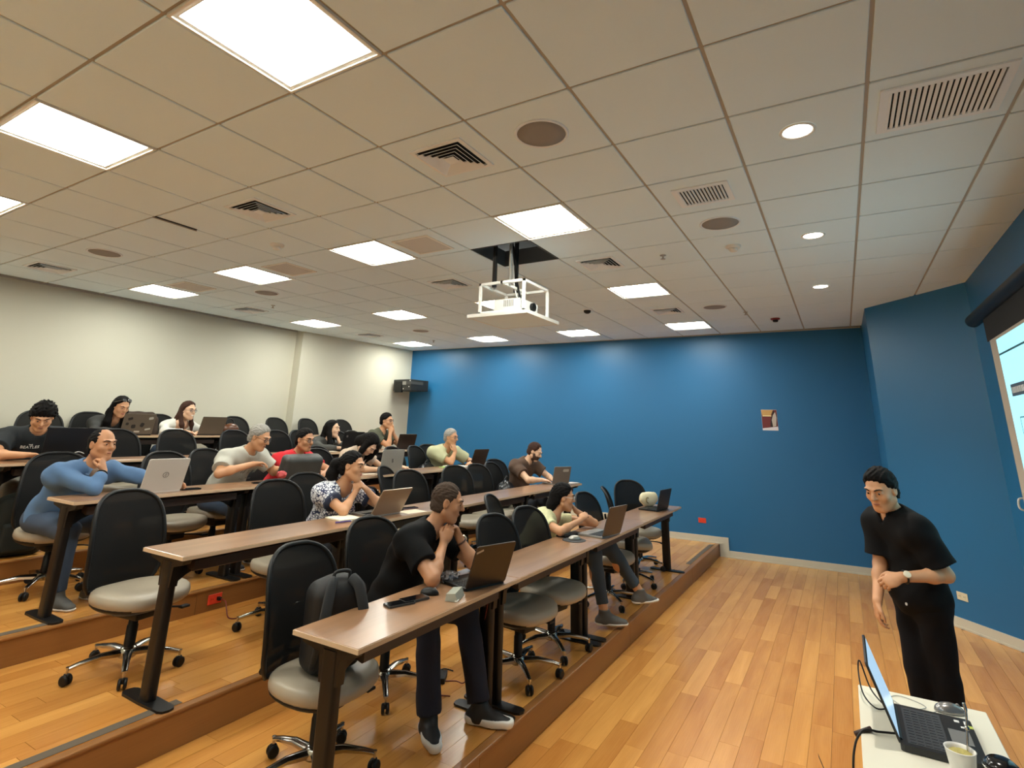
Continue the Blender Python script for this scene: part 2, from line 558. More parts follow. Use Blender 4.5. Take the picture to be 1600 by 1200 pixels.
def vent(u, v, lab):
    t = empty('ceiling_vent', lab, 'vent', (*cell(u, v), CEIL), group='square four-way air diffusers')
    bm = B(); box(bm, -.15, .15, -.15, .15, -.002, -.0005); obj('dark_opening', bm, M_dark_void, t)
    bm = B(); rect_ring(bm, .37, .37, .028, -.008, -.0005); obj('frame', bm, M_vent, t)
    for k, s in enumerate((.295, .235, .175, .115)):
        bm = B()
        h = s / 2; hi = h - .021
        for q in range(4):
            mx = RZ(q * math.pi / 2)
            pts = [(-h, -h, -.022), (h, -h, -.022), (hi, -hi, -.006), (-hi, -hi, -.006)]
            a = [bm.verts.new(mx @ Vector(p)) for p in pts]
            b = [bm.verts.new(mx @ (Vector(p) + Vector((0, 0, .003)))) for p in pts]
            bm.faces.new(a); bm.faces.new(b[::-1])
            for w in range(4): bm.faces.new((a[w], a[(w + 1) % 4], b[(w + 1) % 4], b[w]))
        obj('louvre_ring', bm, M_vent, t)
    bm = B(); box(bm, -.036, .036, -.036, .036, -.018, -.014); obj('centre_plate', bm, M_vent, t)
    return t
vt = None
VLAB = {(.5, -.5): 'square air diffuser beside the big round speaker, nearest the projection screen',
        (.5, -3.5): 'square air diffuser between the near light panels and the smoke detector',
        (4.5, -.5): 'square air diffuser just beyond the projector lift',
        (.5, -9.5): 'square air diffuser at the far left near the cream wall',
        (4.5, -3.5): 'square air diffuser to the left of the hanging projector',
        (8.5, -.5): 'square air diffuser between the two right-hand far light panels',
        (4.5, -9.5): 'small-looking air diffuser above the middle of the cream wall',
        (8.5, -9.5): 'farthest air diffuser, near the corner of cream and blue walls'}
for (u, v), lab in VLAB.items():
    if vt is None: vt = vent(u, v, lab)
    else:
        c = copy_tree(vt); c.location = (*cell(u, v), CEIL); c['label'] = lab

def grille(u, v, w, h, n, lab, loc=None):
    t = empty('ceiling_grille', lab, 'vent', (*cell(u, v), CEIL))
    bm = B(); rect_ring(bm, w, h, .035, -.01, -.0005); obj('frame', bm, M_vent, t)
    bm = B(); box(bm, -w / 2 + .03, w / 2 - .03, -h / 2 + .03, h / 2 - .03, -.0015, -.0005); obj('dark_opening', bm, M_dark_void, t)
    for k in range(n):
        y = -h / 2 + .045 + (h - .09) * k / (n - 1)
        bm = B(); box(bm, -w / 2 + .03, w / 2 - .03, -.007, .007, -.012, -.006, mx=T(0, y, 0) @ RX(.5))
        obj('blade', bm, M_vent, t)
    return t
grille(*GR_BIG, .43, .50, 19, 'large rectangular slotted air grille at the top right of the ceiling')
grille(*GR_SMALL, .32, .36, 13, 'small slotted air grille next to the round speaker on the right')
def flatgrille(u, v, lab):
    t = empty('return_grille', lab, 'vent', (*cell(u, v), CEIL), group='flat return grilles')
    bm = B(); rect_ring(bm, .40, .40, .022, -.007, -.0005); obj('frame', bm, M_white_met, t)
    bm = B(); box(bm, -.18, .18, -.18, .18, -.003, -.0005); obj('mesh_panel', bm, mat('return_mesh', srgb(206, 204, 200), .8, bump=.4, bscale=700), t)
    return t
fg = flatgrille(2.5, -2.5, 'flat grey return grille between a light panel and the projector opening')
for (u, v, lab) in ((2.5, -5.5, 'flat grey return grille beside the second light panel from the left'), (2.5, -8.5, 'flat grey return grille beside the leftmost far light panel')):
    c = copy_tree(fg); c.location = (*cell(u, v), CEIL); c['label'] = lab

def speaker(u, v, lab):
    t = empty('ceiling_speaker', lab, 'speaker', (*cell(u, v), CEIL), group='round ceiling speakers')
    bm = B(); lathe(bm, [(.150, -.0005), (.150, -.006), (.142, -.009), (.134, -.006), (.134, -.0005)], 40, cap=False); obj('rim', bm, M_vent, t, smooth=True)
    bm = B(); lathe(bm, [(.0, -.0045), (.08, -.006), (.135, -.004), (.135, -.0005), (0, -.0005)], 40, cap=False); obj('speaker_mesh', bm, M_grey, t, smooth=True)
    return t
sp = None
for (u, v), lab in {(.5, .5): 'largest round speaker, near the top middle of the ceiling', (3.5, 1.5): 'round speaker beside the small slotted grille',
                    (.5, -7.5): 'round speaker above the left end of the cream wall', (8.5, .5): 'round speaker beside the farthest right light panel',
                    (3.5, -7.5): 'round speaker below the second light panel from the left', (8.5, -7.5): 'farthest round speaker, between two far light panels'}.items():
    if sp is None: sp = speaker(u, v, lab)
    else:
        c = copy_tree(sp); c.location = (*cell(u, v), CEIL); c['label'] = lab

DL = {(1.5, 2.5): 'nearest of the three round recessed downlights', (4.5, 2.5): 'middle of the three round recessed downlights', (7.5, 2.5): 'farthest of the three round recessed downlights'}
for (u, v), lab in DL.items():
    t = empty('downlight', lab, 'ceiling light', (*cell(u, v), CEIL), group='round recessed downlights')
    bm = B(); lathe(bm, [(.088, -.0005), (.088, -.004), (.078, -.007), (.070, -.003), (.070, -.0005)], 32, cap=False); obj('rim', bm, M_white_met, t, smooth=True)
    bm = B(); lathe(bm, [(0, -.0025), (.071, -.0025), (.071, -.0005), (0, -.0005)], 32, cap=False); obj('lit_disc', bm, M_disc, t)
    ld = bpy.data.lights.new('downlight_lamp', 'SPOT'); ld.energy = SPOT_POWER; ld.spot_size = 1.45; ld.spot_blend = .9; ld.shadow_soft_size = .06; ld.color = (1, .93, .82)
    lo = bpy.data.objects.new('downlight_lamp', ld); COL.objects.link(lo); lo.parent = t; lo.location = (0, 0, -.02)

M_red_dark = mat('dark_red_plastic', srgb(120, 24, 22), .4)
def detector(u, v, lab, red=False):
    t = empty('smoke_detector', lab, 'detector', (*cell(u, v), CEIL))
    m = M_red_dark if red else M_white_pl
    bm = B(); lathe(bm, [(.062, -.0005), (.062, -.012), (.05, -.022), (.0, -.022)], 28, cap=False); obj('base', bm, m, t, smooth=True)
    bm = B(); lathe(bm, [(.034, -.02), (.036, -.04), (.028, -.05), (0, -.052)], 24, cap=False); obj('sensor_head', bm, M_black if red else m, t, smooth=True)
detector(1.5, -4.5, 'round white smoke detector near the left air diffuser')
detector(4.5, 1.5, 'round white smoke detector near the right round speaker')
detector(10.3, 1.5, 'dark red round detector near the blue wall', True)
t = empty('ceiling_camera', 'small dark dome sensor beyond the projector', 'sensor', (7.65 * TILE, 2.05 * TILE, CEIL))
bm = B(); lathe(bm, [(.075, -.0005), (.075, -.012), (.06, -.02), (0, -.02)], 24, cap=False); obj('base', bm, M_vent, t, smooth=True)
bm = B(); lathe(bm, [(.05, -.018), (.045, -.045), (.025, -.06), (0, -.064)], 24, cap=False); obj('dome', bm, M_black, t, smooth=True)
for u, v, lab in ((4.5, .5, 'small sprinkler head right of the projector lift'), (4.4, -8.5, 'small sprinkler head near the middle of the cream wall'), (10.1, -8.3, 'small sprinkler head beside the far corner'), (9.3, 1.0, 'small sprinkler head near the blue wall')):
    t = empty('sprinkler', lab, 'sprinkler', (*cell(u, v), CEIL))
    bm = B(); lathe(bm, [(.028, -.0005), (.028, -.005), (.008, -.008), (.008, -.035), (0, -.035)], 16, cap=False); obj('escutcheon', bm, M_alu_s, t, smooth=True)
    bm = B(); lathe(bm, [(0, -.036), (.022, -.036), (.022, -.039), (0, -.039)], 12, cap=False); obj('deflector', bm, M_alu_s, t)
# a slot left by a lifted tile edge
t = empty('ceiling_slot', 'narrow dark slot between two ceiling tiles at the left', 'vent', (.02 * TILE + .15, 4.98 * TILE, CEIL))
bm = B(); box(bm, -.17, .17, -.012, .012, -.004, -.0005); obj('dark_gap', bm, M_dark_void, t)
bm = B(); box(bm, -.18, .18, .012, .016, -.012, -.0005); obj('lip', bm, M_bar, t)

# projector lift
hx, hy = cell(*HOLE)
t = empty('projector_lift', 'white lift cage lowered through a square ceiling opening', 'projector lift', (hx, hy, CEIL))
PZ = -.625
def bar(bm, a, b, w=.022):
    a = Vector(a); b = Vector(b)
    lo = Vector([min(a[i], b[i]) - w / 2 for i in range(3)]); hi = Vector([max(a[i], b[i]) + w / 2 for i in range(3)])
    box(bm, lo.x, hi.x, lo.y, hi.y, lo.z, hi.z)
bm = B(); box(bm, -.305, .305, -.305, .305, PZ - .012, PZ + .012, bevel=.002, seg=1); obj('cover_panel', bm, M_tile, t)
bm = B(); rect_ring(bm, .612, .612, .012, PZ - .014, PZ + .016); obj('panel_rim', bm, M_white_met, t)
bm = B()
c = .225; zt = PZ + .30; zb = PZ + .035
for sx in (-1, 1):
    for sy in (-1, 1): bar(bm, (sx * c, sy * c, zb), (sx * c, sy * c, zt))
for z in (zt, zb):
    for s in (-1, 1):
        bar(bm, (-c, s * c, z), (c, s * c, z)); bar(bm, (s * c, -c, z), (s * c, c, z))
bar(bm, (-c, 0, zt), (c, 0, zt))
obj('cage_frame', bm, M_white_met, t)
for (a, b, m, r) in ((-.10, .16, M_blackmet, .022), (.16, .08, M_blackmet, .022), (-.12, -.02, M_alu_s, .014), (-.03, .20, M_alu_s, .012)):
    bm = B(); tube(bm, [(a, b, zt), (a, b, .40)], r, 10); obj('lift_column', bm, m, t, smooth=True)
bm = B(); tube(bm, smooth_path([(.02, -.05, PZ + .2), (.05, .0, PZ + .34), (.12, .05, PZ + .42), (.14, .06, -.1), (.10, .08, .1), (.0, .1, .3)], 6), .011, 8); obj('cable', bm, M_black, t, smooth=True)
bm = B(); tube(bm, smooth_path([(.0, -.03, PZ + .2), (.03, .02, PZ + .32), (.10, .07, PZ + .43), (.12, .09, -.1), (.08, .1, .1), (-.02, .12, .3)], 6), .007, 8); obj('cable', bm, M_white_pl, t, smooth=True)
bm = B(); rect_ring(bm, .61, .61, .012, .0, .16); obj('opening_collar', bm, mat('shaft_grey', srgb(70, 72, 74), .7), t)
t2 = empty('projector', 'white projector sitting inside the lowered lift cage', 'projector', (hx, hy - .02, CEIL + PZ + .05))
bm = B(); box(bm, -.17, .17, -.14, .14, 0, .115, bevel=.02, seg=3); obj('body', bm, M_white_pl, t2, angle=.6)
for k in range(6):
    bm = B(); box(bm, -.173, -.169, -.07 + k * .018, -.062 + k * .018, .04, .10); obj('vent_slot', bm, M_grey, t2)
bm = B(); lathe(bm, [(0, 0), (.036, 0), (.04, .03), (.034, .034), (.03, .02), (0, .018)], 24, mx=T(.04, -.138, .06) @ RX(math.pi / 2), cap=False); obj('lens', bm, M_black, t2, smooth=True)
bm = B(); box(bm, -.2, .2, -.16, .16, -.012, 0); obj('tray', bm, M_white_met, t2)

# ---------------------------------------------------------------- things on the walls
def wall_plane(x, y): return x, y
bd = (Vector((*BW1, 0)) - Vector((*BW0, 0))).normalized()
bang = math.atan2(bd.y, bd.x)          # local +x runs along the blue wall towards the front, +y... normal
def on_blue(y, z):
    return Vector((bwx(y), y, z))
# poster
M_pw = mat('poster_paper', srgb(226, 220, 226), .5)
t = empty('poster', 'small portrait poster in dark red, gold and white on the blue wall', 'poster', on_blue(-.60, 2.02), bang)
def pbox(bm, x0, x1, z0, z1, d=.004, e=.0):
    box(bm, x0, x1, -d - e, -e if e else -.0008, z0, z1)
bm = B(); pbox(bm, -.11, .11, -.155, .155, .003); obj('sheet', bm, M_pw, t)
bm = B(); prism_m(bm, [(-.108, -.125), (.108, -.095), (.108, .152), (-.108, .152)], 0, .001, T(0, -.0032, 0) @ RX(math.pi / 2)); obj('print', bm, mat('print_maroon', srgb(112, 40, 44), .5), t)
bm = B(); prism_m(bm, [(-.10, .07), (.02, .065), (.06, .152), (-.108, .152)], 0, .001, T(0, -.0045, 0) @ RX(math.pi / 2)); obj('print', bm, mat('print_gold', srgb(206, 160, 96), .5), t)
bm = B(); prism_m(bm, [(.0, -.105), (.09, -.095), (.108, .06), (.06, .152), (.02, .03)], 0, .001, T(0, -.0050, 0) @ RX(math.pi / 2)); obj('print', bm, mat('print_dark', srgb(40, 18, 14), .5), t)
bm = B(); prism_m(bm, [(.04, -.10), (.085, -.09), (.10, .04), (.085, .12), (.05, .07), (.03, .0)], 0, .001, T(0, -.0056, 0) @ RX(math.pi / 2)); obj('print', bm, mat('print_grey', srgb(196, 182, 170), .5), t)
bm = B(); pbox(bm, -.095, .03, .055, .068, .001, .006); obj('text_line', bm, mat('print_cream', srgb(244, 226, 170), .5), t)
# red plate on the blue wall
def outlet(name, lab, loc, rz, m, duplex=True, w=.115, h=.072):
    t = empty(name, lab, 'socket', loc, rz)
    bm = B(); box(bm, -w / 2, w / 2, -.007, -.0006, -h / 2, h / 2, bevel=.002, seg=1); obj('plate', bm, m, t)
    for s in (-1, 1):
        bm = B(); prism_m(bm, round_rect(.028, .036, .008, 4), 0, .003, T(s * .024, -.0068, 0) @ RX(math.pi / 2)); f = obj('receptacle', bm, m, t)
        for q in (-1, 1):
            bm = B(); box(bm, s * .024 + q * .006 - .0012, s * .024 + q * .006 + .0012, -.0104, -.0097, -.004, .005); obj('slot', bm, M_black, f)
    return t
outlet('wall_socket', 'orange-red socket plate on the blue wall above the front step', on_blue(.50, .484), bang, M_red)
dd = (Vector((*DG1, 0)) - Vector((*DG0, 0))).normalized(); dang = math.atan2(dd.y, dd.x)
dp = Vector((*DG0, 0)).lerp(Vector((*DG1, 0)), .505)
outlet('wall_socket', 'cream double socket plate low on the angled blue wall', (dp.x, dp.y, .30), dang, mat('cream_plate', srgb(222, 212, 180), .5))
o1 = outlet('floor_step_socket', 'orange-red socket on the wooden step face at the left, with a plug in it', (.95, 2.92, .44), 0, M_red)
outlet('floor_step_socket', 'orange-red socket on the wooden step face behind the man in black', (2.56, 2.92, .44), 0, M_red)
# black equipment box in the corner
t = empty('corner_projector', 'black boxy device mounted high where the cream and blue walls meet', 'wall device', (6.86, 6.16, 2.50), -.10)
bm = B(); box(bm, -.24, .26, -.26, .26, -.02, .20, bevel=.006, seg=1); obj('case', bm, mat('device_black', srgb(38, 38, 36), .45), t)
bm = B(); box(bm, .10, .262, -.30, .20, -.22, -.0, bevel=.004, seg=1)
bm.free()
bm = B(); box(bm, -.245, .10, -.265, .0, .10, .16); obj('top_deck', bm, mat('device_grey', srgb(70, 70, 66), .5), t)
bm = B(); box(bm, -.26, -.2, .0, .2, -.06, .16, bevel=.004, seg=1); obj('side_module', bm, M_black, t)
bm = B(); box(bm, -.246, -.242, -.12, -.02, .09, .16); obj('label_plate', bm, mat('label_grey', srgb(150, 148, 140), .5), t)
for k, (y, z) in enumerate(((-.21, .05), (-.05, .01), (.12, .01), (-.235, .17))):
    bm = B(); lathe(bm, [(0, 0), (.011, 0), (.011, .004), (0, .004)], 12, mx=T(-.243, y, z) @ RY(-math.pi / 2), cap=False); obj('port', bm, M_white_pl, t)
bm = B(); box(bm, -.03, .03, .2, .32, -.01, .19); obj('bracket', bm, M_blackmet, t)

# projection screen
t = empty('projection_screen', 'lowered projection screen showing a pale blue picture', 'projection screen', (0, -2.72, 0))
m = bpy.data.materials.new('projected_picture'); m.use_nodes = True
b_ = m.node_tree.nodes['Principled BSDF']; b_.inputs['Base Color'].default_value = (.3, .32, .33, 1); b_.inputs['Roughness'].default_value = .8
b_.inputs['Emission Color'].default_value = (.26, .70, .82, 1); b_.inputs['Emission Strength'].default_value = SCREEN_POWER
bm = B(); box(bm, 1.25, 3.94, -.002, .002, .98, 2.63); obj('screen_fabric', bm, mat('screen_border', srgb(196, 186, 170), .8), t)
bm = B(); box(bm, 1.45, 3.72, .003, .004, 1.15, 2.605); obj('picture', bm, m, t)
bm = B(); box(bm, 1.45, 3.72, .0045, .005, 2.475, 2.49); obj('picture_line', bm, mat('line_teal', srgb(60, 120, 130), .6), t)
bm = B(); box(bm, 1.1, 4.02, -.003, .003, 2.63, 2.84); obj('black_border', bm, mat('screen_black', srgb(22, 22, 20), .8), t)
bm = B(); tube(bm, [(1.0, .0, 2.88), (4.42, .0, 2.88)], .058, 16); obj('case', bm, M_black, t, angle=.7)
bm = B(); tube(bm, [(1.25, 0, .98), (3.94, 0, .98)], .014, 10); obj('bottom_bar', bm, M_black, t, smooth=True)
bm = B(); box(bm, 2.55, 3.58, .0048, .0055, 2.145, 2.235); obj('picture_label', bm, mat('label_mauve', srgb(84, 104, 124), .6), t)
bm = B()
rnd = random.Random(11); x = 3.56
while x > 2.62:
    w_ = rnd.uniform(.018, .034); box(bm, x - w_, x, .0056, .0062, 2.168, 2.212); x -= w_ + rnd.uniform(.008, .016)
o_ = obj('picture_text', bm, mat('text_white', srgb(240, 246, 250), .6), t); o_['kind'] = 'stuff'
bm = B(); box(bm, 2.6, 3.50, .0048, .0054, 1.985, 1.993); box(bm, 3.492, 3.50, .0048, .0054, 1.6, 1.99); obj('picture_outline', bm, mat('line_teal', srgb(60, 120, 130), .6), t)
# whiteboard edge and hook under the screen
t = empty('whiteboard', 'whiteboard with an aluminium edge behind the projection screen', 'whiteboard', (0, YF, 0))
bm = B(); box(bm, 1.3, 4.2, .001, .02, .95, 2.06); obj('board', bm, M_white_pl, t)
bm = B(); box(bm, 4.18, 4.22, .001, .026, .93, 2.08); box(bm, 1.28, 4.2, .001, .026, .93, .96); box(bm, 1.28, 4.2, .001, .026, 2.05, 2.08); obj('frame', bm, M_alu_s, t)
t = empty('wall_hook', 'small white bracket on the wall beside the screen edge', 'bracket', (4.36, YF, 1.30))
bm = B(); box(bm, -.02, .02, .001, .012, -.07, .07, bevel=.003, seg=1); obj('plate', bm, M_white_pl, t)
bm = B(); tube(bm, smooth_path([(0, .01, .05), (0, .05, .04), (0, .055, -.03), (0, .01, -.05)], 5), .008, 8); obj('loop', bm, M_white_pl, t, smooth=True)

# ---------------------------------------------------------------- tables
TABLE_H = .735
def make_table(L, label):
    """origin at the floor, left end; the top reaches from x=0 to L and y=0 (front) to .40"""
    t = empty('long_table', label, 'table')
    bm = B(); box(bm, .002, L - .002, 0, .405, TABLE_H - .024, TABLE_H, bevel=.003, seg=1); obj('tabletop', bm, M_table, t)
    bm = B(); rr = [(.001, -.0012), (L - .001, -.0012), (L - .001, .4062), (.001, .4062)]
    box(bm, .0, L, -.002, .001, TABLE_H - .022, TABLE_H - .003); box(bm, 0, L, .404, .407, TABLE_H - .022, TABLE_H - .003)
    box(bm, -.0005, .003, 0, .405, TABLE_H - .022, TABLE_H - .003); box(bm, L - .003, L + .0005, 0, .405, TABLE_H - .022, TABLE_H - .003)
    obj('edge_band', bm, M_tedge, t)
    bm = B(); box(bm, .09, L - .09, .20, .25, TABLE_H - .075, TABLE_H - .03, bevel=.004, seg=1); obj('crossbar', bm, M_blackmet, t)
    bm = B(); prism_m(bm, [(.075, -.05), (.15, -.05), (.15, -.09), (.085, -.105), (.075, -.10)], .12, L - .12, T(0, 0, TABLE_H) @ Matrix(((0, 0, 1, 0), (1, 0, 0, 0), (0, 1, 0, 0), (0, 0, 0, 1))))
    obj('cable_tray', bm, mat('tray_brown', srgb(58, 46, 40), .5), t)
    for s in (0, 1):
        cx = .055 if s == 0 else L - .055
        bm = B()
        prism(bm, [(cx + p[0], .195 + p[1]) for p in round_rect(.055, .095, .02, 4)], .012, TABLE_H - .05)
        lg = obj('leg', bm, M_blackmet, t, angle=.6)
        bm = B()
        pts = [(cx + x, y) for x, y in ((-.042, .02), (-.03, -.005), (0, -.014), (.03, -.005), (.042, .02), (.046, .20), (.042, .37), (.03, .395), (0, .402), (-.03, .395), (-.042, .37), (-.046, .20))]
        prism(bm, pts, .0, .012); obj('foot_plate', bm, M_blackmet, lg)
        bm = B()
        # bracket: a winged arm widening to the top
        prof = [(.03, -.024), (.385, -.024), (.37, -.05), (.26, -.07), (.25, -.18), (.14, -.18), (.13, -.075), (.05, -.055)]
        k = len(bm.verts)
        prism_m(bm, prof, cx - .022, cx + .022, T(0, 0, TABLE_H) @ Matrix(((0, 0, 1, 0), (1, 0, 0, 0), (0, 1, 0, 0), (0, 0, 0, 1))))
        obj('bracket', bm, M_blackmet, lg)
        bm = B()
        prof = [(.06, -.03), (.19, -.03), (.17, -.10), (.12, -.15), (.06, -.19)]
        sx = 1 if s == 0 else -1
        pts = [(cx + sx * (a - .03), b) for a, b in ((.03, -.06), (.22, -.06), (.19, -.11), (.12, -.14), (.03, -.2))]
        prism_m(bm, pts, .185, .205, T(0, .0, TABLE_H) @ Matrix(((1, 0, 0, 0), (0, 0, 1, 0), (0, 1, 0, 0), (0, 0, 0, 1))))
        obj('gusset', bm, M_blackmet, lg)
    return t
TF = [None, .29, 1.62, 2.95, 4.285, 5.615]      # front edge of every table row
ROWN = [None, 'front row', 'second row', 'third row', 'fourth row', 'back row']
XT = [None, -.14, -.15, -.16, -1.52, -1.5]
tab0 = {}
for row in range(1, 6):
    x = XT[row]; n = {1: 4, 2: 4, 3: 4, 4: 5, 5: 5}[row]
    L = 1.36
    for k in range(n):
        pos = ['at the near end', 'second from the near end', 'third from the near end', 'at the end by the blue wall', 'at the end by the blue wall'][k] if n == 4 or k < 3 else ('fourth from the near end' if k == 3 else 'at the end by the blue wall')
        lab = 'walnut-topped table with dark legs, %s of the %s' % (pos, ROWN[row])
        if not tab0:
            tb = make_table(L, lab); tab0['t'] = tb
        else:
            tb = copy_tree(tab0['t']); tb['label'] = lab
        tb['group'] = 'tables of the ' + ROWN[row]
        tb.location = (x, TF[row], TZ[row]); x += L
def top(row): return TZ[row] + TABLE_H + .0006

# ---------------------------------------------------------------- chairs
def make_chair(label):
    t = empty('task_chair', label, 'chair')
    # seat cushion: lofted pad
    bm = B()
    def outline(k, n=36):
        pts = []
        for i in range(n):
            a = 2 * math.pi * i / n
            ca, sa = math.cos(a), math.sin(a)
            e = 2 / 3.0
            x = .25 * k * math.copysign(abs(ca) ** e, ca)
            y = .235 * k * math.copysign(abs(sa) ** e, sa)
            if y > 0: x *= 1 - .12 * (y / .235)
            pts.append((x, y))
        return pts
    rings = []
    for k, z in ((.80, .425), (.93, .430), (.99, .448), (1.0, .466), (.985, .484), (.93, .497), (.80, .502), (.55, .500), (.3, .497)):
        rings.append([bm.verts.new((x, y - .01, z - .05 - (.022 * max(0, (-y - .12) / .12) ** 2 if y < -.12 else 0) + (.008 * (abs(x) / .25) ** 2 if z > .48 else 0))) for x, y in outline(k)])
    for a, b in zip(rings, rings[1:]):
        for i in range(36): bm.faces.new((a[i], a[(i + 1) % 36], b[(i + 1) % 36], b[i]))
    bm.faces.new(rings[0][::-1]); bm.faces.new(rings[-1])
    obj('seat', bm, M_leather, t, smooth=True)
    bm = B()
    rings = []
    for k, z in ((.45, .385), (.75, .395), (.90, .415), (.965, .43), (.95, .44)):
        rings.append([bm.verts.new((x, y - .008, z - .05)) for x, y in outline(k, 28)])
    for a, b in zip(rings, rings[1:]):
        for i in range(28): bm.faces.new((a[i], a[(i + 1) % 28], b[(i + 1) % 28], b[i]))
    bm.faces.new(rings[0][::-1]); bm.faces.new(rings[-1])
    obj('seat_shell', bm, M_black, t, smooth=True)
    # backrest: outline in (x, s) wrapped on a curved surface
    def surf(x, s, off=0):
        z = .43 + s
        y = .225 + .030 * math.sin(s / .555 * math.pi) * -1 + .11 * (s / .555) ** 1.3 * .75 - .10 * (x / .24) ** 2 * .55 + off
        return (x, y, z)
    H = .555
    def halfw(s):
        q = s / H
        w = .222 + .016 * math.sin(min(q, .8) / .8 * math.pi)
        if q > .66:
            w *= max(0, 1 - ((q - .66) / .345) ** 2.9) ** (1 / 2.3) if q < 1.0 else 0
        if q < .1: w *= .88 + 1.2 * q
        return max(w, .02)
    out = []
    N = 22
    for i in range(N + 1): s = H * math.sin(math.pi / 2 * i / N); out.append((halfw(s), s))
    loop = [(w, s) for w, s in out] + [(-w, s) for w, s in reversed(out)]
    pts = [surf(x * .99, s) for x, s in loop]
    bm = B(); tube(bm, pts, .013, 8, closed=True); obj('back_frame', bm, M_black, t, smooth=True)
    bm = B()
    NX = 10
    front = [[bm.verts.new(surf(-w + 2 * w * j / NX, s, -.004)) for j in range(NX + 1)] for w, s in out]
    for a, b in zip(front, front[1:]):
        for j in range(NX): bm.faces.new((a[j], a[j + 1], b[j + 1], b[j]))
    obj('back_mesh', bm, M_mesh, t, smooth=True)
    # spine and lumbar pad
    bm = B(); tube(bm, smooth_path([(0, .02, .345), (0, .19, .335), (0, .275, .38), (0, .272, .50), (0, .262, .60), (0, .275, .70)], 4), [.03] * 8 + [.022] * 13, 8, flat=((0, 1, 0), .6))
    obj('back_upright', bm, M_black, t, smooth=True)
    bm = B()
    a = []
    for s in (.10, .14, .22, .27):
        a.append([bm.verts.new(surf(x, s, .018)) for x in (-.15, -.09, -.03, .03, .09, .15)])
    for p, q in zip(a, a[1:]):
        for j in range(5): bm.faces.new((p[j], p[j + 1], q[j + 1], q[j]))
    r = bmesh.ops.solidify(bm, geom=bm.faces[:], thickness=.014)
    obj('lumbar_pad', bm, M_black, t, smooth=True)
    bm = B(); tube(bm, smooth_path([(-.19, .215, .45), (-.12, .26, .46), (0, .275, .47), (.12, .26, .46), (.19, .215, .45)], 4), .017, 8); obj('back_yoke', bm, M_black, t, smooth=True)
    # mechanism, column, lever
    bm = B(); box(bm, -.07, .07, -.11, .12, .285, .35, bevel=.015); box(bm, .05, .09, -.07, .0, .285, .325, bevel=.008); obj('tilt_mechanism', bm, M_black, t, angle=.6)
    bm = B(); lathe(bm, [(.030, .10), (.030, .24), (.026, .245), (.026, .29)], 18); obj('gas_column', bm, M_black, t, angle=.8)
    bm = B(); tube(bm, [(.05, -.02, .31), (.2, -.06, .295), (.27, -.07, .28)], [.006, .006, .006], 6); box(bm, .25, .31, -.09, -.05, .272, .286, bevel=.003, seg=1); obj('lever', bm, M_black, t)
    bm = B(); lathe(bm, [(.045, .075), (.05, .09), (.048, .115), (.034, .13)], 20); obj('hub', bm, M_alu, t, smooth=True)
    for k in range(5):
        a = math.radians(90 + 72 * k)
        bm = B()
        secs = [(.035, .098, .026, .026), (.14, .105, .020, .020), (.24, .092, .016, .015), (.285, .082, .014, .013)]
        rr = []
        for d, z, w, h in secs:
            rr.append([bm.verts.new(RZ(a) @ Vector((d, sx * w, z + sz * h))) for sx, sz in ((-.7, -.6), (.7, -.6), (1, .2), (.5, .8), (-.5, .8), (-1, .2))])
        for p, q in zip(rr, rr[1:]):
            for j in range(6): bm.faces.new((p[j], p[(j + 1) % 6], q[(j + 1) % 6], q[j]))
        bm.faces.new(rr[0][::-1]); bm.faces.new(rr[-1])
        leg = obj('base_leg', bm, M_alu, t, angle=.9)
        cx, cy = math.cos(a) * .288, math.sin(a) * .288
        bm = B(); lathe(bm, [(.007, .05), (.007, .085), (.011, .085), (.011, .092)], 10, mx=T(cx, cy, 0)); obj('caster_stem', bm, M_alu, leg)
        bm = B()
        ca = a + 1.1 + k
        for s in (-1, 1):
            lathe(bm, [(0, -.009), (.022, -.009), (.028, -.004), (.028, .004), (.022, .009), (0, .009)], 16, mx=T(cx, cy, .0285) @ RZ(ca) @ T(0, s * .014, 0) @ RX(math.pi / 2), cap=False)
        box(bm, -.016, .018, -.008, .008, .03, .06, mx=T(cx, cy, 0) @ RZ(ca), bevel=.004, seg=1)
        obj('caster', bm, M_black, leg, angle=.7)
    return t
chair0 = None
def chair(x, y, row, deg, label, z=None):
    """deg 0 = facing the projection-screen wall (-y)"""
    global chair0
    grp = 'task chairs of the ' + ROWN[row]
    if chair0 is None:
        chair0 = make_chair(label); t = chair0
    else:
        t = copy_tree(chair0); t['label'] = label
    t.location = (x, y, TZ[row]); t.rotation_euler = (0, 0, math.radians(deg)); t['group'] = grp
    return t
CH = 'black task chair '
# front row
chair(.20, .84, 1, 2, CH + 'holding a black backpack, near end of the front row')
chair(1.02, 1.16, 1, -8, CH + 'under the man in the black tee')
chair(1.7, 0.56, 1, -9, CH + 'tucked in to the right of the man in black')
chair(2.24, 0.57, 1, -9, CH + 'tucked in to the left of the woman in cream')
chair(2.84, 1.24, 1, 16, CH + 'under the woman in the cream tee')
chair(3.60, 0.62, 1, -8, CH + 'turned sideways, right of the woman in cream')
chair(4.42, 0.66, 1, 20, CH + 'seen edge-on towards the end of the front row')
chair(5.2, 0.8, 1, -42, CH + 'empty, facing out beside the pale round bag')
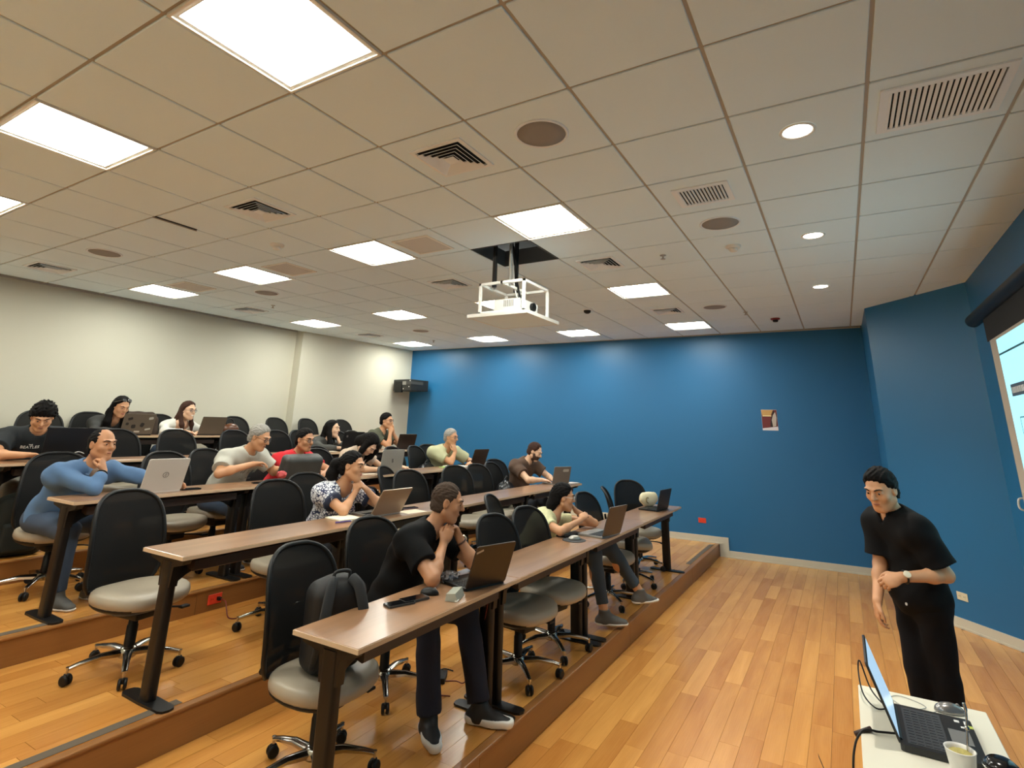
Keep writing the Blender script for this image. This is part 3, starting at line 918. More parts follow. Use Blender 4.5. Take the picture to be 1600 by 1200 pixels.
# second row
chair(0.03, 2.32, 2, 8, CH + 'large and empty at the near end of the second row')
chair(1.04, 2.24, 2, -6, CH + 'in front of the big grey bag, second row')
chair(1.6, 2.58, 2, -10, CH + 'under the woman in the patterned blouse')
chair(2.90, 2.70, 2, 20, CH + 'mostly hidden behind another, second row')
chair(2.60, 2.20, 2, -9, CH + 'behind the slim phone, second row')
chair(3.48, 2.26, 2, -16, CH + 'showing above the head of the man in black')
chair(3.96, 2.24, 2, -8, CH + 'directly left of the one with a black bag, second row')
chair(4.46, 2.3, 2, 4, CH + 'with a black bag beside the man in brown')
chair(5.02, 2.66, 2, -14, CH + 'under the man in the brown tee')
# third row
chair(.14, 3.88, 3, -4, CH + 'under the man in the denim shirt')
chair(0.9, 3.62, 3, 4, CH + 'behind the white laptop of the man in denim')
chair(1.50, 3.94, 3, 8, CH + 'under the grey-haired man in the grey tee')
chair(2.10, 3.96, 3, 8, CH + 'under the person in the red polo')
chair(2.52, 3.46, 3, 4, CH + 'between the red polo and the bowed woman')
chair(2.98, 3.98, 3, 8, CH + 'under the woman bowed over her desk')
chair(3.82, 3.48, 3, 8, CH + 'right of the silver laptop, third row')
chair(4.38, 3.56, 3, 8, CH + 'with a black bag beside the green shirt')
chair(4.9, 3.86, 3, -24, CH + 'under the man in the pale green shirt')
# fourth row
chair(.27, 5.20, 4, 0, CH + 'under the man in the dark printed tee')
chair(1.07, 4.92, 4, 6, CH + 'above the head of the man in denim')
chair(1.68, 4.92, 4, 4, CH + 'in front of the woman in the white sweater')
chair(2.42, 4.92, 4, 6, CH + 'left of the grey-haired man, fourth row')
chair(3.05, 4.92, 4, 6, CH + 'behind the person in the red polo')
chair(3.62, 5.16, 4, 6, CH + 'under the woman in the grey cardigan')
chair(4.13, 4.92, 4, 6, CH + 'between the grey cardigan and the olive tee')
chair(4.68, 5.16, 4, 6, CH + 'under the man in the olive tee')
# back row
chair(.15, 6.22, 5, 0, CH + 'at the far left edge against the cream wall')
chair(.80, 6.25, 5, 0, CH + 'behind the curly-haired man, back row')
chair(1.42, 6.50, 5, 0, CH + 'under the woman with sunglasses on her hair')
chair(1.82, 6.22, 5, 6, CH + 'carrying a dark brown jacket, back row')
chair(2.28, 6.48, 5, 6, CH + 'under the woman in the white sweater')
chair(3.27, 6.22, 5, 8, CH + 'behind the brown handbag, back row')
chair(3.98, 6.22, 5, 8, CH + 'next right of the handbag one, back row')
chair(4.61, 6.22, 5, 8, CH + 'second right of the handbag one, back row')
chair(5.36, 6.16, 5, 8, CH + 'behind the woman in the grey cardigan, back row')

# ---------------------------------------------------------------- laptops
def laptop(name_label, loc, deg, lid_deg=105, w=.34, d=.235, body=None, lidc=None, keys=None, screen=None, group=None, logo=None, stickers=None, thick=.015, inkey=True):
    """origin at the centre of the base; the user sits on the +y side, hinge at -y"""
    body = body or M_alu_s; lidc = lidc or body; keys = keys or M_black
    t = empty('laptop', name_label, 'laptop', loc, math.radians(deg), group)
    bm = B(); prism(bm, round_rect(w, d, .012, 3), .001, thick); obj('base', bm, body, t)
    bm = B(); box(bm, -w * .44, w * .44, -d * .40, d * .10, thick, thick + .0008); kb = obj('keyboard', bm, keys, t)
    bm = B()
    for r in range(5):
        for c in range(13):
            cx = -w * .42 + w * .84 * (c + .5) / 13; cy = -d * .38 + d * .46 * (r + .5) / 5
            box(bm, cx - w * .026, cx + w * .026, cy - d * .036, cy + d * .036, thick + .0008, thick + .0025)
    o = obj('keys', bm, keys, kb); o['kind'] = 'stuff'
    bm = B(); box(bm, -.055, .055, d * .16, d * .42, thick, thick + .0008); obj('touchpad', bm, mat('touchpad_grey', srgb(120, 120, 118), .4) if body is not M_black else M_blackmet, t)
    a = math.radians(lid_deg)
    # lid local: x across, y up the lid; closed lid lies over the base
    mx = T(0, -d / 2 + .004, thick) @ RX(a)       # y axis points from hinge along the lid
    bm = B(); k = round_rect(w, d, .012, 3); prism_m(bm, [(p[0], p[1] + d / 2) for p in k], 0.0, .007, mx); lid = obj('lid', bm, lidc, t)
    bm = B(); box(bm, -w / 2 + .004, w / 2 - .004, .004, d - .004, -.0010, -.0002, mx=mx); obj('bezel', bm, M_black, lid)
    bm = B(); box(bm, -w / 2 + .012, w / 2 - .012, .016, d - .012, -.0016, -.0012, mx=mx); obj('screen', bm, screen or M_lcd, lid)
    bm = B(); tube(bm, [(-w * .4, -d / 2 + .004, thick), (w * .4, -d / 2 + .004, thick)], .006, 8); obj('hinge', bm, body, t)
    if logo:
        bm = B()
        lm = mx @ T(0, d * .5, .0071)
        lathe(bm, [(.018, 0), (.022, 0), (.022, .0008), (.018, .0008)], 28, mx=lm, cap=False)
        for s in (-1, 1):
            box(bm, -.0015, .0015, -.013, .013, 0, .0008, mx=lm @ T(s * .004, -s * .002, 0) @ RZ(-.28))
        obj('round_emblem', bm, logo, lid)
    if stickers:
        for (sx, sy, sw, sh, sm, sa) in stickers:
            bm = B(); prism_m(bm, round_rect(sw, sh, min(sw, sh) * .3, 3), 0, .0006, mx @ T(sx, sy, .0071) @ RZ(sa)); obj('sticker', bm, sm, lid)
    return t
M_lcd = mat('screen_lit', srgb(60, 64, 70), .25, emit=(.55, .65, .8, 1), estr=.5)
M_lt_taupe = mat('lid_taupe', srgb(104, 92, 78), .4)
M_lt_white = mat('lid_white', srgb(214, 208, 200), .4)
M_lt_grey = mat('lid_grey', srgb(128, 120, 112), .38, metal=.3)
M_lt_brown = mat('lid_brownblack', srgb(40, 30, 26), .35)
M_lt_black = mat('lid_black', srgb(20, 18, 19), .4)
M_emb = mat('emblem_grey', srgb(120, 116, 112), .3, metal=.5)
M_st_d = mat('sticker_dark', srgb(40, 36, 32), .5); M_st_l = mat('sticker_light', srgb(190, 184, 170), .5)
# front row
laptop('dark brown-lidded laptop in front of the man in black', (0.96, 0.47, top(1)), -17, 112, 0.3, .25, M_black, M_lt_brown, stickers=[(-.12, .22, .05, .012, M_st_l, .3)])
laptop('big grey-lidded laptop in front of the woman in cream', (2.9, 0.43, top(1)), -8, 108, 0.33, .255, mat('base_silver', srgb(150, 148, 142), .35, metal=.4), mat('lid_dark_taupe', srgb(78, 70, 64), .4))
laptop('thin black laptop at the far end of the front row', (4.82, 0.5, top(1)), -6, 104, 0.35, .23, M_black, M_lt_black)
# second row
laptop('silver laptop with a champagne lid by the woman in the patterned blouse', (1.58, 1.87, top(2)), -4, 122, 0.33, .235, M_alu_s, mat('lid_champagne', srgb(168, 150, 130), .35, metal=.4))
laptop('silver laptop with a pale sticker used by the man in the brown tee', (4.95, 1.86, top(2)), -24, 104, 0.29, .22, M_alu_s, M_lt_grey, stickers=[(.06, .17, .10, .035, M_st_l, 0)])
# third row
laptop('white laptop with a round emblem by the man in the denim shirt', (0.46, 3.19, top(3)), -4, 108, 0.3, .25, M_lt_white, M_lt_white, logo=M_emb)
laptop('silver laptop with a dark centre emblem by the bowed woman', (3.06, 3.2, top(3)), -5, 98, 0.34, .25, M_alu_s, mat('lid_silver', srgb(176, 172, 162), .35, metal=.35), stickers=[(0, .125, .022, .045, M_emb, .2)])
laptop('dark laptop with its back to the aisle by the man in the green shirt', (4.9, 3.2, top(3)), -4, 110, 0.34, .23, M_black, M_lt_brown)
# fourth row
laptop('large black laptop hiding the chest of the man in the dark printed tee', (0.35, 4.51, top(4)), -14, 100, 0.38, .27, M_black, M_lt_black)
laptop('black laptop with a small round emblem by the woman in the grey cardigan', (3.69, 4.53, top(4)), -4, 100, 0.36, .25, M_black, M_lt_black, stickers=[(-.12, .19, .03, .03, mat('sticker_grey', srgb(90, 88, 88), .5), 0)])
laptop('dark laptop on the fourth row beside the man in the olive tee', (4.88, 4.55, top(4)), -16, 108, 0.32, .23, M_black, M_lt_brown)
# back row
laptop('taupe laptop covered with dark stickers in the back row', (1.51, 5.86, top(5)), -6, 104, 0.34, .24, M_black, M_lt_taupe,
       stickers=[(-.10, .18, .05, .03, M_st_d, .3), (-.05, .09, .045, .045, M_st_d, .1), (.04, .11, .04, .05, M_st_d, -.3), (.12, .19, .05, .03, M_st_l, .2), (.11, .06, .06, .02, M_st_l, .2), (.0, .03, .06, .018, M_st_l, 0), (-.12, .12, .03, .03, M_st_d, 0)])
laptop('plain taupe laptop in front of the woman in the white sweater', (2.44, 5.88, top(5)), -6, 112, 0.32, .24, M_black, M_lt_taupe)

# ---------------------------------------------------------------- small things on the tables
def slab(name, label, cat, loc, deg, w, d, h, m, r=.01, group=None, inset=None):
    t = empty(name, label, cat, loc, math.radians(deg), group)
    bm = B(); prism(bm, round_rect(w, d, r, 4), .0006, h); bmesh.ops.bevel(bm, geom=[e for e in bm.edges if abs(e.verts[0].co.z - e.verts[1].co.z) < 1e-6 and e.verts[0].co.z > h - 1e-4], offset=min(.0015, h * .3), segments=2, affect='EDGES')
    obj('body', bm, m, t)
    if inset:
        bm = B(); prism(bm, round_rect(w - .008, d - .008, r * .8, 4), h, h + .0005); obj('screen', bm, inset, t)
    return t
M_glass = mat('phone_glass', srgb(16, 16, 18), .08)
M_case = mat('phone_case', srgb(60, 58, 58), .4)
slab('phone', 'black phone lying nearest the front edge of the front table', 'phone', (.40, .545, top(1)), 70, .075, .155, .010, M_case, inset=M_glass)
slab('phone', 'black phone behind the other, next to the pale adapter', 'phone', (.50, .53, top(1)), 74, .075, .155, .012, M_case, inset=M_glass)
slab('phone', 'slim dark phone on the second table row near the paper', 'phone', (1.99, 1.86, top(2)), 74, .07, .15, .009, mat('phone_mauve', srgb(86, 70, 84), .4), inset=M_glass)
slab('phone', 'dark phone in front of the grey-haired man', 'phone', (1.37, 3.12, top(3)), 74, .07, .15, .010, M_black, inset=M_glass)
slab('phone', 'dark phone near the hand of the man in denim', 'phone', (.70, 3.09, top(3)), 80, .07, .15, .010, M_black, inset=M_glass)
t = empty('power_adapter', 'pale grey slab-shaped adapter near the front table edge', 'adapter', (.655, .375, top(1)), math.radians(20))
bm = B(); prism_m(bm, [(-.035, .0006), (.035, .0006), (.03, .035), (-.02, .04)], -.07, .07, Matrix(((0, 0, 1, 0), (1, 0, 0, 0), (0, 1, 0, 0), (0, 0, 0, 1)))); obj('body', bm, mat('adapter_grey', srgb(168, 170, 156), .35), t)
bm = B(); box(bm, -.071, -.04, -.036, -.02, .001, .008); obj('tab', bm, M_white_pl, t)
def mouse(label, loc, deg, m=None, m2=None, pad=None, group=None):
    t = empty('computer_mouse', label, 'mouse', loc, math.radians(deg), group)
    bm = B()
    bmesh.ops.create_uvsphere(bm, u_segments=18, v_segments=10, radius=1)
    for v in list(bm.verts):
        if v.co.z < -.05: v.co.z = -.05
        v.co = Vector((v.co.x * .031 * (1 + .1 * v.co.y), v.co.y * .055, max(0, v.co.z + .05) * .033 + .0008))
    obj('shell', bm, m or M_black, t, smooth=True)
    bm = B(); lathe(bm, [(0, -.003), (.008, -.003), (.008, .003), (0, .003)], 12, mx=T(0, -.03, .027) @ RY(math.pi / 2), cap=False); obj('wheel', bm, M_grey, t)
    bm = B(); box(bm, -.0006, .0006, -.054, -.01, .022, .031); bm.free()
    return t
mouse('black mouse beside the pale adapter, front row', (.63, .53, top(1)), 20)
t = slab('mouse_pad', 'round dark grey mouse pad in front of the woman in cream', 'mouse pad', (2.52, .50, top(1)), 0, .20, .20, .003, mat('pad_grey', srgb(66, 66, 66), .9), r=.099)
mouse('black and silver mouse on the round grey mouse pad', (2.53, .50, top(1) + .003), 40, M_alu_s)
mouse('dark mouse next to the papers of the man in the green shirt', (4.68, 3.05, top(3)), 60)
mouse('dark mouse just left of the silver laptop, second row', (1.36, 1.74, top(2)), 50)
t = slab('keyboard', 'thin dark separate keyboard under the arm of the woman in cream', 'keyboard', (2.70, .625, top(1)), -8, .28, .10, .012, M_black, r=.008)
bm = B()
for r in range(4):
    for c in range(12): box(bm, -.135 + c * .0225, -.116 + c * .0225, -.045 + r * .023, -.026 + r * .023, .012, .015)
k = obj('keys', bm, M_blackmet, t); k['kind'] = 'stuff'
# notebook and pen
def book(name, label, cat, loc, deg, w, d, h, cover, pages=None, spiral=False):
    t = empty(name, label, cat, loc, math.radians(deg))
    bm = B(); box(bm, -w / 2, w / 2, -d / 2, d / 2, .0006, h * .25); box(bm, -w / 2, w / 2, -d / 2, d / 2, h * .9, h) if not spiral else None; obj('cover', bm, cover, t)
    bm = B(); box(bm, -w / 2 + .003, w / 2 - .002, -d / 2 + .003, d / 2 - .003, h * .25, h * (.9 if not spiral else 1)); obj('pages', bm, pages or mat('paper', srgb(236, 230, 208), .8), t)
    return t
book('notebook', 'open cream notebook in front of the woman in the patterned blouse', 'notebook', (1.24, 1.88, top(2)), -10, .20, .22, .012, mat('cover_tan', srgb(190, 160, 120), .6), spiral=True)
t = empty('pen', 'purple and white pen beside the cream notebook', 'pen', (1.13, 1.76, top(2)), math.radians(-14))
bm = B(); tube(bm, [(-.07, 0, .0058), (.055, 0, .0058)], .0052, 8); obj('barrel', bm, mat('purple', srgb(84, 60, 150), .4), t, smooth=True)
bm = B(); tube(bm, [(.055, 0, .0058), (.072, 0, .0058)], [.005, .0015], 8); obj('tip', bm, M_white_pl, t, smooth=True)
slab('paper_sheet', 'sheet of paper under the slim phone, second row', 'paper', (1.86, 1.72, top(2)), -10, .21, .16, .0016, mat('paper2', srgb(214, 200, 176), .8), r=.002)
t = empty('binder_clip', 'small black clip-like gadget in front of the champagne laptop', 'gadget', (1.84, 1.84, top(2)), .3)
bm = B(); prism_m(bm, [(-.04, .0006), (.04, .0006), (.012, .03), (-.006, .045), (-.02, .028)], -.02, .02, RX(math.pi / 2)); obj('body', bm, M_black, t)
slab('tablet', 'silver tablet lying beyond the laptop of the man in the brown tee', 'tablet', (5.17, 1.72, top(2)), -10, .20, .15, .008, M_alu_s, inset=M_lt_white)
book('green_book', 'green-covered booklet left of the papers, third row', 'booklet', (4.20, 3.12, top(3)), -20, .14, .18, .012, mat('lime_cover', srgb(130, 190, 60), .5))
book('open_book', 'white open papers in front of the man in the green shirt', 'papers', (4.46, 3.16, top(3)), -12, .30, .22, .014, M_white_pl, mat('paper3', srgb(240, 238, 226), .8), spiral=True)
slab('closed_laptop', 'closed dark laptop in front of the person in the red polo', 'laptop', (2.32, 3.10, top(3)), -6, .34, .24, .02, M_black, r=.012)
t = empty('headphones', 'black headband headphones standing behind the closed laptop', 'headphones', (2.60, 3.20, top(3)), .3)
bm = B(); tube(bm, [(math.cos(a) * .075, 0, .045 + math.sin(a) * .075) for a in [math.pi * k / 14 for k in range(15)]], .006, 8); obj('headband', bm, M_black, t, smooth=True)
for s in (-1, 1):
    bm = B(); lathe(bm, [(0, -.014), (.034, -.014), (.038, 0), (.034, .014), (0, .014)], 20, mx=T(s * .075, 0, .04) @ RY(math.pi / 2), cap=False); obj('ear_cup', bm, M_black, t, smooth=True)
slab('desk_adapter', 'small white box and cable right of the dark laptop, third row', 'adapter', (5.20, 3.22, top(3)), 10, .10, .05, .025, M_white_pl)
slab('pad_of_paper', 'white writing pad in front of the woman in the grey cardigan', 'paper', (3.34, 4.46, top(4)), -6, .18, .12, .006, mat('paper4', srgb(220, 210, 190), .8), r=.003)
slab('desk_papers', 'papers under the hands of the bowed woman', 'papers', (2.74, 3.12, top(3)), -10, .20, .15, .004, mat('paper5', srgb(214, 200, 178), .8), r=.003)
# crumpled clear wrapper with lenses by the man in black
t = empty('spectacles_pouch', 'shiny grey transparent pouch between the elbows of the man in black', 'pouch', (.92, .615, top(1)), .2)
bm = B(); bmesh.ops.create_icosphere(bm, subdivisions=3, radius=1)
rnd = random.Random(3)
for v in bm.verts: v.co = Vector((v.co.x * .085, v.co.y * .055, max(-.0, v.co.z + .35) * .035)) * (1 + rnd.uniform(-.16, .16)) + Vector((0, 0, .001))
obj('film', bm, mat('foil_grey', srgb(120, 116, 116), .25, metal=.6), t)
# pale round bag behind the far laptop
t = empty('round_bag', 'cream round bag with a swirl ornament behind the thin black laptop', 'bag', (4.98, .60, top(1)), -.5)
bm = B(); bmesh.ops.create_uvsphere(bm, u_segments=24, v_segments=14, radius=1)
for v in bm.verts:
    v.co = Vector((v.co.x * .15, v.co.y * .055, max(v.co.z, -.85) * .09 + .085 + .018 * math.exp(-((abs(v.co.x) - .75) / .25) ** 2)))
M_cr = mat('cream_vinyl', srgb(226, 214, 176), .4)
obj('body', bm, M_cr, t, smooth=True)
bm = B(); tube(bm, [(-.06 + math.cos(a * .6) * .006 * (a), -.052, .10 + math.sin(a * .6) * .006 * a) for a in range(1, 9)], .005, 6); obj('swirl', bm, mat('ochre', srgb(150, 130, 80), .5), t, smooth=True)

# ---------------------------------------------------------------- figures: smooth implicit surfaces turned into one closed mesh
class Field:
    def __init__(s, lo, hi, h):
        s.h = h
        s.lo = np.array(lo, float) - 3 * h
        n = np.ceil((np.array(hi, float) + 3 * h - s.lo) / h).astype(int) + 1
        s.n = n
        s.F = np.full(tuple(n), 1.0, np.float32)
        s.ax = [(s.lo[i] + h * np.arange(n[i])).astype(np.float32) for i in range(3)]
    def block(s, lo, hi, pad):
        a = np.floor((np.array(lo) - pad - s.lo) / s.h).astype(int); b = np.ceil((np.array(hi) + pad - s.lo) / s.h).astype(int) + 1
        a = np.clip(a, 0, s.n); b = np.clip(b, 0, s.n)
        if (b <= a).any(): return None, None
        sl = tuple(slice(a[i], b[i]) for i in range(3))
        X = s.ax[0][sl[0]][:, None, None]; Y = s.ax[1][sl[1]][None, :, None]; Z = s.ax[2][sl[2]][None, None, :]
        return sl, (X, Y, Z)
    def mix(s, sl, d, k, op):
        A = s.F[sl]
        if op == 'u':
            if k <= 0: s.F[sl] = np.minimum(A, d)
            else:
                t = np.clip(.5 + .5 * (A - d) / k, 0, 1)
                s.F[sl] = A * (1 - t) + d * t - k * t * (1 - t)
        elif op == 'cut':
            if k <= 0: s.F[sl] = np.maximum(A, -d)
            else:
                t = np.clip(.5 - .5 * (A + d) / k, 0, 1)
                s.F[sl] = A * (1 - t) - d * t + k * t * (1 - t)
    def cone(s, a, b, ra, rb, k=.02, op='u', flat=None, clip=None):
        a = np.array(a, float); b = np.array(b, float); R = max(ra, rb)
        sl, P = s.block(np.minimum(a, b) - R, np.maximum(a, b) + R, k + 2.5 * s.h)
        if sl is None: return
        ab = b - a; L2 = max(float(ab @ ab), 1e-9)
        X, Y, Z = P[0] - a[0], P[1] - a[1], P[2] - a[2]
        t = np.clip((X * ab[0] + Y * ab[1] + Z * ab[2]) / L2, 0, 1)
        vx, vy, vz = X - t * ab[0], Y - t * ab[1], Z - t * ab[2]
        q = vx * vx + vy * vy + vz * vz
        if flat is not None:
            n, sc = flat
            c = vx * n[0] + vy * n[1] + vz * n[2]
            q = q + c * c * (1 / sc ** 2 - 1)
        d = np.sqrt(q) - (ra + (rb - ra) * t)
        if clip:
            for pt, nn in clip:
                d = np.maximum(d, (P[0] - pt[0]) * nn[0] + (P[1] - pt[1]) * nn[1] + (P[2] - pt[2]) * nn[2])
        s.mix(sl, d, k, op)
    def ell(s, c, r, fr=None, k=.02, op='u', clip=None):
        c = np.array(c, float); R = max(r)
        sl, P = s.block(c - R, c + R, k + 2.5 * s.h)
        if sl is None: return
        X, Y, Z = P[0] - c[0], P[1] - c[1], P[2] - c[2]
        if fr is None: l = (X, Y, Z)
        else: l = [X * f[0] + Y * f[1] + Z * f[2] for f in fr]
        k0 = np.sqrt((l[0] / r[0]) ** 2 + (l[1] / r[1]) ** 2 + (l[2] / r[2]) ** 2)
        k1 = np.sqrt((l[0] / r[0] ** 2) ** 2 + (l[1] / r[1] ** 2) ** 2 + (l[2] / r[2] ** 2) ** 2)
        d = k0 * (k0 - 1) / np.maximum(k1, 1e-6)
        if clip:
            for pt, nn in clip:
                d = np.maximum(d, (P[0] - pt[0]) * nn[0] + (P[1] - pt[1]) * nn[1] + (P[2] - pt[2]) * nn[2])
        s.mix(sl, d, k, op)
    def custom(s, c, R, fn, k=.0, op='u'):
        c = np.array(c, float)
        sl, P = s.block(c - R, c + R, k + 2.5 * s.h)
        if sl is None: return
        s.mix(sl, fn(P), k, op)
    def plane(s, pt, n):
        d = (s.ax[0][:, None, None] - pt[0]) * n[0] + (s.ax[1][None, :, None] - pt[1]) * n[1] + (s.ax[2][None, None, :] - pt[2]) * n[2]
        s.F = np.maximum(s.F, d.astype(np.float32))
    def folds(s, amp, f=22, ph=0.0):
        X, Y, Z = s.ax[0][:, None, None], s.ax[1][None, :, None], s.ax[2][None, None, :]
        w = np.sin(f * (X * .8 + Z * .9) + ph + 2.2 * np.sin(9 * Y + 5 * Z + ph)) * np.cos(f * .7 * (Y - X * .6) + 1.7 * np.sin(11 * Z + ph))
        s.F = s.F + (amp * w).astype(np.float32)
    def mesh(s, name):
        F = s.F; h = s.h
        ins = F < 0
        c = np.zeros(tuple(np.array(F.shape) - 1), np.int8)
        for dx in (0, 1):
            for dy in (0, 1):
                for dz in (0, 1):
                    c += ins[dx:F.shape[0] - 1 + dx, dy:F.shape[1] - 1 + dy, dz:F.shape[2] - 1 + dz]
        idx = np.argwhere((c > 0) & (c < 8))
        N = len(idx)
        me = bpy.data.meshes.new(name)
        if N == 0: return me
        num = np.full(c.shape, -1, np.int32); num[tuple(idx.T)] = np.arange(N)
        acc = np.zeros((N, 3)); cnt = np.zeros(N)
        co = [(dx, dy, dz) for dx in (0, 1) for dy in (0, 1) for dz in (0, 1)]
        val = {q: F[idx[:, 0] + q[0], idx[:, 1] + q[1], idx[:, 2] + q[2]] for q in co}
        for a in co:
            for ax in range(3):
                if a[ax] == 0:
                    b = list(a); b[ax] = 1; b = tuple(b)
                    fa, fb = val[a], val[b]
                    cr = (fa < 0) != (fb < 0)
                    t = np.where(cr, fa / np.where(cr, fa - fb, 1), 0)
                    p = np.tile(np.array(a, float), (N, 1)); p[:, ax] += t
                    acc[cr] += p[cr]; cnt[cr] += 1
        vert = (idx + acc / cnt[:, None]) * h + s.lo
        quads = []
        for ax in range(3):
            o1, o2 = [(1, 2), (2, 0), (0, 1)][ax]
            sl0 = [slice(None)] * 3; sl1 = [slice(None)] * 3
            sl0[ax] = slice(0, -1); sl1[ax] = slice(1, None)
            cr = ins[tuple(sl0)] != ins[tuple(sl1)]
            e = np.argwhere(cr)
            e = e[(e[:, o1] > 0) & (e[:, o2] > 0) & (e[:, o1] < c.shape[o1]) & (e[:, o2] < c.shape[o2])]
            first = ins[tuple(e.T)]
            def cellnum(d1, d2):
                q = e.copy(); q[:, o1] -= d1; q[:, o2] -= d2
                return num[tuple(q.T)]
            Q = np.stack([cellnum(1, 1), cellnum(0, 1), cellnum(0, 0), cellnum(1, 0)], 1)
            Q[~first] = Q[~first][:, ::-1]
            quads.append(Q)
        Q = np.concatenate(quads)
        Q = Q[(Q >= 0).all(1)]
        me.vertices.add(N); me.vertices.foreach_set('co', vert.astype(np.float32).ravel())
        me.loops.add(len(Q) * 4); me.loops.foreach_set('vertex_index', Q.astype(np.int32).ravel())
        me.polygons.add(len(Q)); me.polygons.foreach_set('loop_start', np.arange(0, len(Q) * 4, 4, dtype=np.int32))
        try: me.polygons.foreach_set('loop_total', np.full(len(Q), 4, np.int32))
        except Exception: pass
        me.update(calc_edges=True)
        me.polygons.foreach_set('use_smooth', [True] * len(Q))
        return me

def nz(v):
    v = np.array(v, float); return v / max(np.linalg.norm(v), 1e-9)
def A3(*a): return np.array(a, float)

def mat_pattern(name, c1, c2, scale):
    m = bpy.data.materials.new(name); m.use_nodes = True
    nt = m.node_tree; b = nt.nodes['Principled BSDF']; b.inputs['Roughness'].default_value = .8
    tc = nt.nodes.new('ShaderNodeTexCoord'); v = nt.nodes.new('ShaderNodeTexVoronoi'); v.feature = 'DISTANCE_TO_EDGE'; v.inputs['Scale'].default_value = scale
    n = nt.nodes.new('ShaderNodeTexNoise'); n.inputs['Scale'].default_value = scale * .6; n.inputs['Detail'].default_value = 3
    ad = nt.nodes.new('ShaderNodeMath'); ad.operation = 'MULTIPLY_ADD'; ad.inputs[1].default_value = .5; ad.inputs[2].default_value = -.17
    nt.links.new(tc.outputs['Object'], v.inputs['Vector']); nt.links.new(tc.outputs['Object'], n.inputs['Vector'])
    nt.links.new(n.outputs['Fac'], ad.inputs[0])
    s2 = nt.nodes.new('ShaderNodeMath'); s2.operation = 'ADD'
    nt.links.new(v.outputs['Distance'], s2.inputs[0]); nt.links.new(ad.outputs[0], s2.inputs[1])
    r = nt.nodes.new('ShaderNodeMath'); r.operation = 'GREATER_THAN'; r.inputs[1].default_value = .17
    nt.links.new(s2.outputs[0], r.inputs[0])
    mx = nt.nodes.new('ShaderNodeMix'); mx.data_type = 'RGBA'; mx.inputs[6].default_value = c1; mx.inputs[7].default_value = c2
    nt.links.new(r.outputs[0], mx.inputs[0]); nt.links.new(mx.outputs[2], b.inputs['Base Color'])
    return m
def mskin(name, c): return mat(name, c, .48, noise=.06, nscale=14)
SK_WARM = mskin('skin_warm', srgb(206, 152, 112)); SK_TAN = mskin('skin_tan', srgb(190, 136, 98)); SK_LIGHT = mskin('skin_light', srgb(226, 182, 148)); SK_DEEP = mskin('skin_deep', srgb(170, 116, 84))
HR_BLACK = mat('hair_black', srgb(14, 11, 10), .7, spec=.15, noise=.4, nscale=60, bump=.8, bscale=160, stretch=(1, 1, .25))
HR_BROWN = mat('hair_brown', srgb(62, 38, 27), .65, spec=.2, noise=.35, nscale=60, bump=.8, bscale=160, stretch=(1, 1, .25))
HR_GREY = mat('hair_grey', srgb(150, 146, 138), .6, noise=.35, nscale=80, bump=.8, bscale=160)
HR_SALT = mat('hair_cropped_grey', srgb(70, 56, 46), .8, spec=.2, noise=.5, nscale=160, bump=.6, bscale=300)
M_brow = mat('brow_dark', srgb(34, 24, 20), .7); M_eyew = mat('eye_white', srgb(188, 178, 168), .4, spec=.2); M_iris = mat('iris_dark', srgb(30, 18, 12), .15)
M_lens = mat('lens_dark_rim', srgb(26, 22, 22), .3); M_lens2 = mat('lens_glass', srgb(200, 210, 215), .05, alpha=.18)

def cloth(name, c, **k): return mat(name, c, .85, noise=.05, nscale=9, bump=.25, bscale=700, **k)

